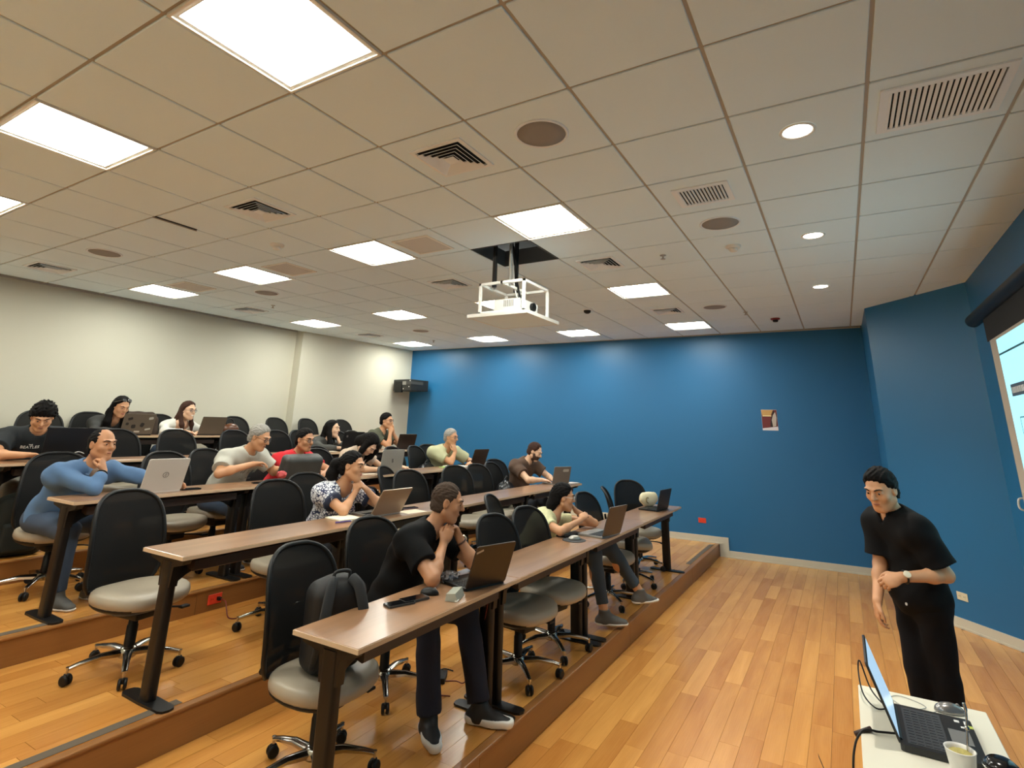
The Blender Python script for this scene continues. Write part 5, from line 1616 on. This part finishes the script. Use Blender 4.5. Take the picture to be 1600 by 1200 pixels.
# 6 grey-haired man in grey tee
h6 = A3(1.49, 3.40, 1.655)
t6, R6, HP6 = seated('grey-haired man in glasses and a printed grey tee reaching into a bag', h6, 22, 20, 3,
    {'R': arm_to((1.18, 3.46, top(3) + .08), (1.46, 3.30, top(3) + .17), (.9, -.35, .1), (.1, -.2, -1)), 'L': arm_to((1.74, 3.50, top(3) + .06), (1.72, 3.32, top(3) + .09), (.2, -.9, .1), (0, 0, -1))},
    dict(h=.006, skin=SK_WARM, hair=dict(m=HR_GREY, thick=.012), browm=mat('brow_grey', srgb(110, 100, 92), .7), glasses=M_lens, shirt=cloth('tee_grey', srgb(188, 186, 174)), shirtlabel='light grey printed tee', build=1.08, belly=1.2, loose=.018, sleeve=.72, pants=P_JEAN, shoe=S_BLACK, curlR=.5, torso=.56), yaw=4)
# 7 red polo
h7 = A3(2.12, 3.50, 1.625)
seated('person in a red polo shirt and glasses with arms crossed on the table', h7, 6, 8, 3,
    {'R': arm_rest(2.14, 3, 'R', ex=.22, wx=-.02, ey=.46, wy=.28), 'L': arm_rest(2.14, 3, 'L', ex=.26, wx=.04, ey=.42, wy=.24)},
    dict(h=.007, skin=SK_TAN, hair=dict(m=HR_BLACK, thick=.010), glasses=M_lens, shirt=cloth('polo_red', srgb(206, 28, 40)), shirtlabel='red polo shirt', collar=cloth('polo_red2', srgb(216, 50, 56)), vneck=.04, loose=.014, pants=P_DARK, shoe=S_BLACK, sleeve=.65), yaw=4)
# 8 bowed woman
h8 = A3(2.96, 3.36, 1.575)
seated('woman with long black hair bowing her head low over papers', h8, 4, 52, 3,
    {'R': arm_rest(2.98, 3, 'R', ex=.22, wx=.02, ey=.36, wy=.14), 'L': arm_to((3.26, 3.44, top(3) + .05), (3.42, 3.24, top(3) + .04), (.6, -.8, -.1), (0, 0, -1))},
    dict(h=.0075, fem=True, skin=SK_LIGHT, hair=dict(m=HR_BLACK, thick=.018, long=True, bottom=-.12, line=((-.12, .0, .06, .12), (.02, .03, .06, .09)),
         strands=[dict(pts=[(.062, .01, .05), (.085, .03, -.06), (.088, .06, -.17), (.07, .09, -.25)], r=[.03, .034, .03, .012]), dict(pts=[(-.062, .01, .05), (-.085, .03, -.06), (-.088, .05, -.16), (-.07, .07, -.22)], r=[.03, .034, .03, .012]), dict(pts=[(0, -.09, .0), (0, -.12, -.10), (0, -.12, -.2)], r=[.06, .06, .04]), dict(pts=[(-.03, .085, .08), (-.055, .10, .0), (-.055, .11, -.10), (-.045, .12, -.20)], r=[.024, .026, .026, .010]), dict(pts=[(-.06, .05, .06), (-.08, .07, -.02), (-.08, .08, -.14)], r=[.026, .028, .016])]),
         shirt=cloth('blouse_beige', srgb(208, 186, 164)), shirtlabel='beige blouse', pants=P_DARK, shoe=S_BLACK, sleeve=.6, loose=.012), yaw=4)
# 9 green shirt
h9 = A3(4.64, 3.40, 1.645)
ya = 4; pi_ = 6
cheek = hp(h9, ya, pi_, .03, .07, -.09)
seated('grey-haired man in dark glasses and pale green shirt, cheek on hand', h9, ya, pi_, 3,
    {'R': arm_to((4.58, 3.26, top(3) + .045), cheek + A3(.02, -.03, -.10), (-.25, .2, 1), (.3, .8, 0)), 'L': arm_rest(4.72, 3, 'L', ex=.28, wx=.02, ey=.34, wy=.16)},
    dict(h=.0075, skin=SK_WARM, hair=dict(m=HR_GREY, thick=.012), glasses=M_lens, shirt=cloth('shirt_green', srgb(184, 184, 146)), shirtlabel='pale green shirt', collar=cloth('shirt_green2', srgb(174, 174, 136)), vneck=.04, build=1.05, loose=.02, sleeve=.72, pants=P_DARK, shoe=S_BLACK, curlR=.8, watch=('L', M_black, None)), yaw=-26)
# 10 dark printed tee, fourth row
h10 = A3(.20, 4.76, 1.795)
t10, R10, HP10 = seated('curly-haired man in a dark printed tee looking down at a large laptop', h10, -16, 30, 4,
    {'R': arm_to((-.20, 4.56, top(4) + .045), (.04, 4.50, top(4) + .05), (.9, -.3, .05), (0, -.2, -1)), 'L': arm_to((.52, 4.80, top(4) + .06), (.36, 4.68, top(4) + .05), (-.3, -.9, -.1), (0, 0, -1))},
    dict(h=.0065, skin=SK_WARM, hair=dict(m=HR_BLACK, thick=.026, curl=.010, top=1.2, line=((-.10, -.03, .0, .03, .045, .07, .12), (-.045, -.01, .01, .045, .085, .105, .11))), shirt=cloth('tee_dark_navy', srgb(28, 34, 38)), shirtlabel='dark tee with white lettering', build=1.12, belly=1.1, loose=.018, sleeve=.7, pants=P_GREYP, shoe=S_GREY, torso=.5), yaw=-8)
# 11 sunglasses woman, back row
h11 = A3(1.42, 6.05, 1.93)
t11, R11, HP11 = seated('woman with long dark hair and sunglasses pushed up on her head', h11, 6, 18, 5,
    {'R': arm_rest(1.44, 5, 'R', wx=.06, ey=.44), 'L': arm_rest(1.44, 5, 'L', wx=.06, ey=.44)},
    dict(h=.0085, fem=True, skin=SK_WARM, hair=dict(m=HR_BLACK, thick=.016, long=True, bottom=-.12, line=((-.12, -.02, .04, .07, .12), (-.02, .0, .03, .062, .08)),
         strands=[dict(pts=[(.072, -.02, .03), (.085, -.03, -.06), (.10, .02, -.18), (.09, .06, -.28)], r=[.025, .034, .04, .02]), dict(pts=[(-.072, -.02, .03), (-.085, -.03, -.06), (-.10, .02, -.18), (-.09, .06, -.28)], r=[.025, .034, .04, .02]), dict(pts=[(0, -.09, .0), (0, -.11, -.12), (0, -.10, -.25)], r=[.06, .07, .05])]),
         shirt=cloth('top_charcoal', srgb(52, 52, 50)), shirtlabel='charcoal top', vneck=.07, sleeve=1.7, loose=.014, pants=P_JEAN, shoe=S_BLACK, build=1.05), yaw=0)
bm = B()
for s in (-1, 1):
    tube(bm, [HP11(s * .03 + math.cos(a) * .022, .074 - .012 * math.sin(a), .105 + math.sin(a) * .014) for a in [math.tau * k / 14 for k in range(14)]], .002, 6, closed=True)
    tube(bm, [HP11(s * .05, .07, .105), HP11(s * .09, .02, .07), HP11(s * .092, -.03, .04)], .0025, 6)
    vs = [bm.verts.new(HP11(s * .03 + math.cos(a) * .021, .075 - .012 * math.sin(a), .106 + math.sin(a) * .013)) for a in [math.tau * k / 14 for k in range(14)]]; bm.faces.new(vs)
obj('sunglasses', bm, mat('sunglass_shine', srgb(150, 150, 150), .1, metal=.9), t11)
# 12 white sweater, back row
h12 = A3(2.23, 6.02, 1.915)
seated('smiling woman in a white long-sleeved sweater with long brown hair', h12, 14, 4, 5,
    {'R': arm_rest(2.24, 5, 'R', ex=.27, wx=.08, ey=.40, wy=.24), 'L': arm_rest(2.26, 5, 'L', ex=.28, wx=.06, ey=.44, wy=.2)},
    dict(h=.0085, fem=True, skin=SK_LIGHT, smile=True, glasses=M_lens, hair=dict(m=HR_BROWN, thick=.014, long=True, bottom=-.12, line=((-.12, -.02, .04, .07, .12), (-.02, .0, .03, .060, .075)),
         strands=[dict(pts=[(.072, -.02, .03), (.085, -.02, -.07), (.085, .04, -.18), (.07, .07, -.27)], r=[.022, .026, .028, .014]), dict(pts=[(-.072, -.02, .03), (-.085, -.02, -.07), (-.10, .01, -.18), (-.10, .03, -.26)], r=[.022, .026, .026, .014]), dict(pts=[(0, -.09, .0), (0, -.12, -.12), (.03, -.11, -.22)], r=[.05, .055, .03])]),
         shirt=cloth('sweater_white', srgb(226, 224, 214)), shirtlabel='white sweater', sleeve=1.85, neckr=.088, neckf=.03, loose=.012, pants=P_JEAN, shoe=S_BLACK), yaw=0)
# 13 grey cardigan, fourth row
h13 = A3(3.62, 4.76, 1.72)
ya = 24; pi_ = 0
cheek = hp(h13, ya, pi_, -.035, .06, -.08)
seated('woman with long dark hair in a grey cardigan, chin in her hand', h13, ya, pi_, 4,
    {'R': arm_rest(3.60, 4, 'R', ex=.22, wx=.04, ey=.40, wy=.22), 'L': arm_to((3.82, 4.56, top(4) + .045), cheek + A3(.03, -.03, -.10), (-.3, .2, 1), (-.3, .8, 0))},
    dict(h=.0085, fem=True, skin=SK_LIGHT, hair=dict(m=HR_BLACK, thick=.014, long=True, bottom=-.12, line=((-.12, -.02, .04, .07, .12), (.0, .02, .04, .062, .078)),
         strands=[dict(pts=[(.070, -.01, .03), (.080, .0, -.07), (.085, .03, -.20), (.08, .06, -.30)], r=[.028, .034, .036, .025]), dict(pts=[(-.070, -.02, .03), (-.08, -.02, -.07), (-.09, .0, -.18)], r=[.025, .03, .02]), dict(pts=[(0, -.09, .0), (0, -.11, -.12), (0, -.10, -.22)], r=[.05, .055, .03])]),
         shirt=cloth('cardigan_grey', srgb(74, 74, 70)), shirtlabel='dark grey cardigan', sleeve=1.85, loose=.016, pants=P_DARK, shoe=S_BLACK, curlL=.7, torso=.42), yaw=6)
# 14 olive tee, fourth row
h14 = A3(4.68, 4.72, 1.855)
ya = 14; pi_ = 4
mo = hp(h14, ya, pi_, 0, .11, -.06)
seated('man in an olive tee and dark glasses with both hands pressed to his mouth', h14, ya, pi_, 4,
    {'R': arm_to((4.64, 4.60, top(4) + .045), mo + A3(-.03, .0, -.12), (.22, -.02, 1), (.9, .3, 0)), 'L': arm_to((4.92, 4.55, top(4) + .045), mo + A3(.03, -.01, -.12), (-.22, 0, 1), (-.9, .3, 0))},
    dict(h=.0085, skin=SK_WARM, hair=dict(m=HR_BLACK, thick=.013, top=1.4), glasses=M_lens, shirt=cloth('tee_olive', srgb(82, 84, 66)), shirtlabel='olive tee', sleeve=.6, loose=.014, pants=P_DARK, shoe=S_BLACK, curlR=.12, curlL=.12), yaw=6)

# lettering on the dark tee (curved onto the chest)
M_prnt = mat('print_white', srgb(236, 234, 226), .7)
def chest_print(tr, Rr, lines, m, dx=0, dzz=0, off=.125, turn=0, name='lettering'):
    P, N, bf = Rr['pelvis'], Rr['neck'], Rr['bf']
    up = nz(N - P); f = nz(bf - up * (bf @ up)); r = np.cross(f, up)
    c = P + (N - P) * .66 + f * off - r * dx + up * dzz
    Mx = Matrix(((-r[0], up[0], f[0], c[0]), (-r[1], up[1], f[1], c[1]), (-r[2], up[2], f[2], c[2]), (0, 0, 0, 1)))
    # seen from the front, the wearer's right is on the reader's left
    for body, size, ly in lines:
        def bend(co):
            x, y = co.x, co.y
            return Vector((x, y, co.z - x * x * 1.9 - .15 * y * y))
        o = text_mesh(name, body, size, m, tr, Matrix.Translation((0, ly, 0)), .001, bend=bend)
        o.data.transform(Matrix(((1, 0, 0, 0), (0, 1, 0, 0), (0, 0, 1, 0), (0, 0, 0, 1))))
        o.data.transform(Mx)
chest_print(t6, R6, [('# # #', .075, .03), ('~ * ~', .06, -.06)], mat('print_greygreen', srgb(140, 142, 132), .8), off=.155, dzz=.06, name='faded_print')
chest_print(t10, R10, [('THE', .016, .040), ('BEATLES', .036, .015)], M_prnt, dx=-.045, dzz=.075, off=.150)

# 15 the presenter, standing
def presenter():
    fx = nz((-.52, .85, 0)); rt = nz(np.cross(fx, A3(0, 0, 1)))
    head = A3(2.19, -1.715, 1.505)
    hf = nz((-.84, .50, -.30)); hu = nz(A3(-.26, .16, 1) - hf * (A3(-.26, .16, 1) @ hf))
    neck = head - hu * .130 - hf * .045 + A3(.01, -.01, -.03)
    pel = A3(2.34, -1.84, .90)
    J = dict(root=(2.38, -1.85, 0.0), pelvis=pel, neck=neck, head=head, hf=hf, hu=hu, bf=fx)
    J['sh_L'] = neck + A3(-.135, -.095, -.060); J['sh_R'] = neck + A3(.135, .085, -.065)
    J['el_L'] = A3(2.14, -1.965, 1.075); J['wr_L'] = A3(2.03, -1.745, 1.055); J['d_handL'] = nz((-.15, .85, -.40)); J['n_handL'] = nz((.75, .1, -.5))
    J['el_R'] = A3(2.36, -1.66, 1.05); J['wr_R'] = A3(2.22, -1.615, .87); J['d_handR'] = nz((-.15, .12, -1)); J['n_handR'] = nz((.2, -.9, -.1))
    J['kn_R'] = A3(2.38, -1.78, .49); J['an_R'] = A3(2.42, -1.80, .09); J['kn_L'] = A3(2.33, -1.90, .49); J['an_L'] = A3(2.38, -1.92, .09)
    J['d_toe'] = nz((-.5, .8, 0))
    o = dict(h=.0055, skin=SK_WARM, hair=dict(m=HR_BLACK, thick=.013, top=1.7, taper=.7, line=((-.10, -.04, .0, .012, .03, .055, .085, .12), (-.05, -.035, -.024, .012, .030, .044, .078, .098))), shirt=cloth('polo_black', srgb(11, 11, 13), spec=.2), shirtlabel='black polo shirt',
             collar=cloth('polo_black2', srgb(24, 24, 26)), vneck=.03, sleeve=.80, loose=.022, hem=-.14, pants=cloth('trousers_black', srgb(12, 13, 18), spec=.2), shoe=S_BLACK, sole=S_BLACK, curlL=.7, curlR=.55, build=1.0,
             watch=('L', M_black, mat('watch_dial', srgb(236, 226, 200), .25)), legw=.066, torso=.5)
    t, R, HP = person('standing presenter in a black polo shirt and black trousers looking down at the seats', J, o)
    up_ = nz(R['neck'] - R['pelvis']); b = R['pelvis'] + up_ * -.02 + fx * .13 - rt * .07
    bm = B(); lathe(bm, [(0, 0), (.008, 0), (.008, .004), (0, .004)], 12, mx=Matrix.Translation(b + fx * .01) @ Vector((0, 0, 1)).rotation_difference(Vector(fx)).to_matrix().to_4x4(), cap=False)
    obj('small_badge', bm, M_white_pl, t)
presenter()

# ---------------------------------------------------------------- presenter's desk
t = empty('presenter_desk', 'white presenter desk at the lower right with laptop and cables on it', 'desk', (.22, -1.705, 0))
M_desk = mat('desk_white', srgb(232, 228, 210), .35)
bm = B(); box(bm, -.72, 1.0, -.225, .225, .712, .738, bevel=.003, seg=1); obj('desktop', bm, M_desk, t)
for x in (-.66, .92):
    bm = B(); box(bm, x - .012, x + .012, -.20, .20, 0, .712, bevel=.002, seg=1); obj('side_panel', bm, M_desk, t)
bm = B(); box(bm, -.648, .908, .17, .188, .32, .70); obj('modesty_panel', bm, M_desk, t)
DZ = .7385
M_lcd2 = mat('screen_pale_blue', srgb(120, 150, 175), .2, emit=(.42, .62, .80, 1), estr=.75)
lp = laptop('open black laptop with a pale blue screen on the white desk', (.85, -1.727, DZ), 180, 108, .36, .25, mat('laptop_charcoal', srgb(30, 32, 35), .4), M_lt_black, mat('keys_grey', srgb(58, 60, 64), .5), M_lcd2, thick=.022)
base = [c for c in lp.children if c.name.startswith('base')][0]
for (x, y, w, h, m_) in ((-.155, .10, .035, .012, M_white_pl), (-.12, .105, .022, .02, mat('sticker_lime', srgb(190, 200, 90), .5)), (-.10, .085, .015, .015, M_white_pl), (-.15, .07, .02, .016, M_white_pl)):
    bm = B(); box(bm, x, x + w, y, y + h, .022, .0226); obj('sticker', bm, m_, base)
bm = B(); tube(bm, [(-.10, .2, 0), (-.06, .23, 0), (0.0, .21, 0)], .001, 4); bm.free()
mouse('silver and black mouse behind the laptop on the white desk', (1.13, -1.80, DZ), 12, mat('mouse_silver', srgb(140, 138, 136), .25, metal=.6))
t = empty('mouse_cable', 'thin cable looping from the mouse on the white desk', 'cable', (1.1, -1.70, DZ))
bm = B(); tube(bm, smooth_path([(.0, -.06, .004), (-.06, .02, .003), (.03, .10, .003), (.08, .06, .003), (.02, -.02, .003), (-.06, .05, .003), (-.12, .08, .004)], 6), .0016, 6); obj('wire', bm, M_alu_s, t, smooth=True)
def cable(label, pts, r, m, base=None, name='cable'):
    p0 = Vector(pts[0])
    t = empty(name, label, 'cable', tuple(p0))
    bm = B(); tube(bm, [p - p0 for p in smooth_path(pts, 7)], r, 8); obj('wire', bm, m, t, smooth=True)
    return t
c1 = cable('thick black cable leaving the laptop over the left edge of the white desk', [(.78, -1.60, DZ + .01), (.76, -1.54, DZ + .008), (.74, -1.49, DZ + .008), (.70, -1.455, .70), (.66, -1.44, .60), (.62, -1.44, .40), (.60, -1.45, .1)], .004, M_black)
bm = B(); tube(bm, [(-.015, .085, 0), (-.045, .14, -.02)], .009, 8); obj('cable_collar', bm, mat('collar_brown', srgb(60, 40, 34), .5), c1, smooth=True)
cable('thin black cable arching up beside the laptop screen', [(1.0, -1.585, DZ + .01), (.98, -1.54, DZ + .006), (1.03, -1.50, DZ + .03), (1.12, -1.49, DZ + .08), (1.14, -1.50, DZ + .12), (1.10, -1.53, DZ + .03), (1.0, -1.58, DZ + .008)], .003, M_black)
t = empty('hanging_strap', 'short black strap hanging off the left edge of the white desk', 'strap', (.66, -1.44, .56))
pts = smooth_path([(0, .0, .0), (-.02, .03, -.03), (-.01, .06, -.02), (.0, .09, .05), (.02, .11, .09)], 5)
bm = B()
rows = [[bm.verts.new(p + Vector((.012 * s, 0, -.012 * s))) for s in (-1, 1)] for p in pts]
for a, b in zip(rows, rows[1:]): bm.faces.new((a[0], a[1], b[1], b[0]))
bmesh.ops.solidify(bm, geom=bm.faces[:], thickness=.003)
obj('webbing', bm, M_bag, t, smooth=True)
# cup with metal straw, lidded mug, crumpled wrapper
t = empty('cup', 'white cup full of green herb with a metal straw in it', 'cup', (.545, -1.765, DZ))
bm = B(); lathe(bm, [(0, .001), (.026, .001), (.030, .01), (.038, .07), (.042, .098), (.044, .100), (.041, .101), (.037, .092), (.035, .084), (0, .084)], 32, cap=False); obj('cup_body', bm, M_white_pl, t, smooth=True)
bm = B(); bmesh.ops.create_icosphere(bm, subdivisions=3, radius=1)
rnd = random.Random(5)
for v in bm.verts: v.co = Vector((v.co.x * .036, v.co.y * .036, .086 + v.co.z * .006 + rnd.uniform(-.0015, .0025)))
obj('herb', bm, mat('herb_green', srgb(176, 164, 96), .9, noise=.35, nscale=300), t)
bm = B(); tube(bm, smooth_path([(.015, -.018, .05), (.022, -.026, .12), (.03, -.034, .18), (.033, -.036, .205), (.036, -.034, .225)], 4), [.0035] * 12 + [.005] * 5, 8, flat=None); lathe(bm, [(.0035, -.006), (.007, -.003), (.007, .003), (.0035, .006)], 12, mx=T(.0265, -.031, .155), cap=False); obj('metal_straw', bm, M_alu, t, smooth=True)
t = empty('lidded_mug', 'grey steel mug with a glossy black lid next to the white cup', 'mug', (.50, -1.862, DZ))
bm = B(); lathe(bm, [(0, .001), (.038, .001), (.040, .006), (.043, .085), (.044, .09), (0, .09)], 32, cap=False); obj('mug_body', bm, M_alu_s, t, smooth=True)
bm = B(); lathe(bm, [(.044, .0905), (.046, .094), (.045, .104), (.030, .116), (.016, .118), (0, .118)], 32, cap=False); obj('mug_lid', bm, mat('lid_gloss_black', srgb(18, 18, 20), .15), t, smooth=True)
bm = B(); tube(bm, [(math.cos(a) * .047, math.sin(a) * .047, .091) for a in [math.tau * k / 32 for k in range(32)]], .003, 6, closed=True); obj('steel_ring', bm, M_alu, t, smooth=True)
t = empty('clear_wrapper', 'crumpled clear and green wrapper at the bottom edge of the white desk', 'wrapper', (.42, -1.66, DZ))
bm = B(); bmesh.ops.create_icosphere(bm, subdivisions=3, radius=1)
for v in bm.verts: v.co = Vector((v.co.x * .055, v.co.y * .04, max(0, v.co.z + .4) * .018)) * (1 + rnd.uniform(-.2, .2)) + Vector((0, 0, .001))
obj('film', bm, mat('wrapper_green', srgb(180, 200, 180), .2), t)

# ---------------------------------------------------------------- bags and clothes
def soft(name, fn, lo, hi, h, m, parent, folds=0.0, ph=0.0):
    G = Field(lo, hi, h); fn(G)
    if folds: G.folds(folds, 30, ph)
    return link_mesh(name, G.mesh(name), m, parent)
def rbox(G, c, half, r, k=.0, fr=None):
    c = np.array(c, float); R = float(np.linalg.norm(half)) + r
    def fn(P):
        X, Y, Z = P[0] - c[0], P[1] - c[1], P[2] - c[2]
        L = (X + 0 * Y + 0 * Z, Y + 0 * X + 0 * Z, Z + 0 * X + 0 * Y) if fr is None else [X * f[0] + Y * f[1] + Z * f[2] for f in fr]
        q = [np.abs(L[i]) - half[i] for i in range(3)]
        return np.sqrt(sum(np.maximum(v, 0) ** 2 for v in q)) + np.minimum(np.maximum(np.maximum(q[0], q[1]), q[2]), 0) - r
    G.custom(c, R, fn, k)
def backpack(label, loc, rz, w=.30, d=.16, hgt=.44, m=None, tilt=0.0, straps=True):
    t = empty('backpack', label, 'bag', loc, rz)
    m = m or M_bag
    def body(G):
        rbox(G, (0, 0, hgt * .46), (w / 2 - .06, d / 2 - .05, hgt * .46 - .06), .055)
        G.ell((0, 0, hgt * .80), (w * .42, d * .46, hgt * .20), None, .05)
        G.plane((0, 0, .004), (0, 0, -1))
    soft('bag_body', body, (-w / 2, -d / 2, 0), (w / 2, d / 2, hgt), .009, m, t, .003, 2.0)
    def pocket(G):
        rbox(G, (0, d * .47, hgt * .30), (w / 2 - .085, .018, hgt * .17), .028)
        G.plane((0, 0, .006), (0, 0, -1))
    soft('front_pocket', pocket, (-w / 2, 0, 0), (w / 2, d * .8, hgt * .6), .009, m, t, .002, 1.0)
    bm = B(); tube(bm, [(-w * .36, d * .30, hgt * .1), (-w * .42, d * .33, hgt * .5), (-w * .30, d * .28, hgt * .86), (0, d * .22, hgt * .97), (w * .30, d * .28, hgt * .86), (w * .42, d * .33, hgt * .5), (w * .36, d * .30, hgt * .1)], .004, 6); obj('zip', bm, M_blackmet, t, smooth=True)
    bm = B(); tube(bm, smooth_path([(-.04, -d * .3, hgt * .95), (-.035, -d * .3, hgt * 1.04), (.035, -d * .3, hgt * 1.04), (.04, -d * .3, hgt * .95)], 5), .009, 8); obj('top_handle', bm, M_bag, t, smooth=True)
    if straps:
        for s in (-1, 1):
            pts = smooth_path([(s * .05, -d * .40, hgt * .96), (s * .075, -d * .62, hgt * .88), (s * .10, -d * .78, hgt * .62), (s * .12, -d * .72, hgt * .34), (s * .12, -d * .46, hgt * .10)], 5)
            bm = B(); tube(bm, pts, [.028] * 14 + [.016] * (len(pts) - 14), 10, flat=((0, 1, 0), .28)); obj('shoulder_strap', bm, mat('strap_grey', srgb(40, 42, 44), .7, bump=.3, bscale=500), t, smooth=True)
    return t
backpack('black backpack with wide shoulder straps standing on the nearest chair', (.20, .80, TZ[1] + .455), math.radians(-22), .29, .17, .43)
backpack('large dark backpack standing on the floor beside the left edge of the picture', (.12, 4.48, TZ[4]), math.radians(170), .36, .22, .50, mat('bag_darkgreen', srgb(24, 30, 26), .75, bump=.3, bscale=500), straps=False)
def lumpy(label, loc, rz, r, m=None, seed=1):
    t = empty('bag', label, 'bag', loc, rz)
    def fn(G):
        G.ell((0, 0, r[2] * .92), r, None, .02)
        G.ell((r[0] * .35, r[1] * .1, r[2] * 1.15), (r[0] * .55, r[1] * .8, r[2] * .7), None, .02)
        G.ell((-r[0] * .4, 0, r[2] * .9), (r[0] * .5, r[1] * .9, r[2] * .8), None, .01)
        G.plane((0, 0, .002), (0, 0, -1))
    soft('bag_body', fn, (-r[0], -r[1], 0), (r[0], r[1], r[2] * 2.1), .008, m or mat('bag_shiny', srgb(20, 21, 24), .3, bump=.4, bscale=60), t, .006, seed)
    bm = B(); tube(bm, smooth_path([(-r[0] * .6, 0, r[2] * 1.5), (-r[0] * .3, -.02, r[2] * 2.1), (r[0] * .3, .0, r[2] * 2.15), (r[0] * .6, 0, r[2] * 1.6)], 5), .008, 8); obj('strap', bm, M_bag, t, smooth=True)
    return t
lumpy('shiny black bag on the chair left of the man in brown', (4.45, 2.34, TZ[2] + .455), .1, (.17, .12, .17), seed=2)
lumpy('puffy black bag on the chair left of the green shirt', (4.37, 3.60, TZ[3] + .455), .1, (.19, .12, .16), seed=4)
# grey messenger bag on the third row
t = empty('messenger_bag', 'dark grey padded bag standing open on the table before the grey-haired man', 'bag', (1.86, 3.20, top(3)), -.12)
fr_ = [nz((1, 0, 0)), nz((0, 1, .35)), nz((0, -.35, 1))]
def fn(G):
    rbox(G, (0, 0, .115), (.165, .028, .075), .045, fr=fr_)
    G.plane((0, 0, .001), (0, 0, -1))
soft('bag_body', fn, (-.25, -.16, 0), (.25, .16, .27), .007, mat('bag_grey', srgb(62, 64, 62), .5, bump=.2, bscale=300), t, .002)
bm = B(); tube(bm, [(-.20, -.055, .03), (-.205, -.02, .12), (-.19, .02, .19), (-.1, .04, .215), (.1, .04, .215), (.19, .02, .19), (.205, -.02, .12), (.20, -.055, .03)], .005, 6); obj('zip', bm, M_blackmet, t, smooth=True)
bm = B(); bmesh.ops.create_icosphere(bm, subdivisions=3, radius=1)
for v in bm.verts: v.co = Vector((-.215 + v.co.x * .035 + .01 * math.sin(v.co.y * 6), -.03 + v.co.y * .05, .055 + v.co.z * .03 + .01 * math.sin(v.co.x * 7 + v.co.y * 4)))
obj('red_lining', bm, mat('lining_red', srgb(196, 84, 84), .8), t, smooth=True)
# brown handbag on the back row table
t = empty('handbag', 'shiny brown handbag with a ring handle on the back row table', 'bag', (2.72, 5.78, top(5)), .1)
soft('bag_body', lambda G: (G.ell((0, 0, .075), (.13, .07, .085), None, .02), G.plane((0, 0, .001), (0, 0, -1))), (-.14, -.1, 0), (.14, .1, .18), .008, mat('leather_brown', srgb(96, 58, 36), .25), t, .002)
bm = B(); tube(bm, [(-.02 + math.cos(a) * .055, 0, .165 + math.sin(a) * .05) for a in [math.tau * k / 24 for k in range(24)]], .009, 8, closed=True); obj('ring_handle', bm, M_black, t, smooth=True)
# jacket over a back row chair
t = empty('jacket', 'dark brown jacket draped over a chair between the two back row women', 'jacket', (1.82, 6.22, TZ[5]), math.radians(6))
def fn(G):
    rbox(G, (0, .245, .80), (.22, .012, .17), .035)
    G.cone((-.22, .25, .96), (.22, .25, .96), .045, .045, .04)
    G.cone((-.25, .22, .92), (-.27, .16, .60), .05, .04, .03); G.cone((.25, .22, .92), (.27, .16, .62), .05, .04, .03)
    G.cone((-.1, .2, .95), (0, .17, .80), .03, .02, .02); G.cone((.1, .2, .95), (0, .17, .80), .03, .02, .02)
soft('jacket_body', fn, (-.34, .05, .5), (.34, .36, 1.06), .010, cloth('jacket_brown', srgb(58, 44, 34)), t, .006, 3.0)

# ---------------------------------------------------------------- cords on the floor
def plug(parent, loc):
    bm = B(); box(bm, -.012, .012, -.035, 0, -.012, .012, mx=T(*loc), bevel=.003, seg=1); obj('plug', bm, M_black, parent)
c = cable('dark red cord running from the orange-red socket across the second step floor', [(.974, 2.905, .44), (.98, 2.82, .43), (.93, 2.72, .40), (.90, 2.62, .366), (1.02, 2.56, .366), (1.16, 2.62, .366), (1.35, 2.50, .366), (1.5, 2.58, .366)], .0045, mat('cord_red', srgb(112, 34, 24), .5))
plug(c, (0, .008, 0))
cable('thin red cord hanging from the front table down to the floor', [(1.12, .45, TZ[1] + .62), (1.15, .50, TZ[1] + .45), (1.22, .60, TZ[1] + .25), (1.30, .72, TZ[1] + .06), (1.38, .86, TZ[1] + .008), (1.28, .98, TZ[1] + .006), (1.16, .90, TZ[1] + .006), (1.2, .76, TZ[1] + .006)], .0035, mat('cord_red', srgb(112, 34, 24), .5))
t = empty('power_block', 'black power block lying on the floor under the front table', 'adapter', (1.36, .95, TZ[1]), .5)
bm = B(); box(bm, -.07, .07, -.03, .03, .001, .035, bevel=.005); obj('body', bm, M_black, t)
bm = B(); tube(bm, smooth_path([(.07, 0, .02), (.12, .03, .01), (.16, .0, .006), (.13, -.06, .006)], 5), .004, 6); obj('lead', bm, M_black, t, smooth=True)
cable('white charging cable arching behind the large black laptop', [(.02, 4.33, top(4) + .006), (.12, 4.32, top(4) + .006), (.22, 4.32, top(4) + .02), (.32, 4.33, top(4) + .06), (.38, 4.34, top(4) + .075), (.46, 4.35, top(4) + .04), (.52, 4.36, top(4) + .006)], .0035, M_white_pl)
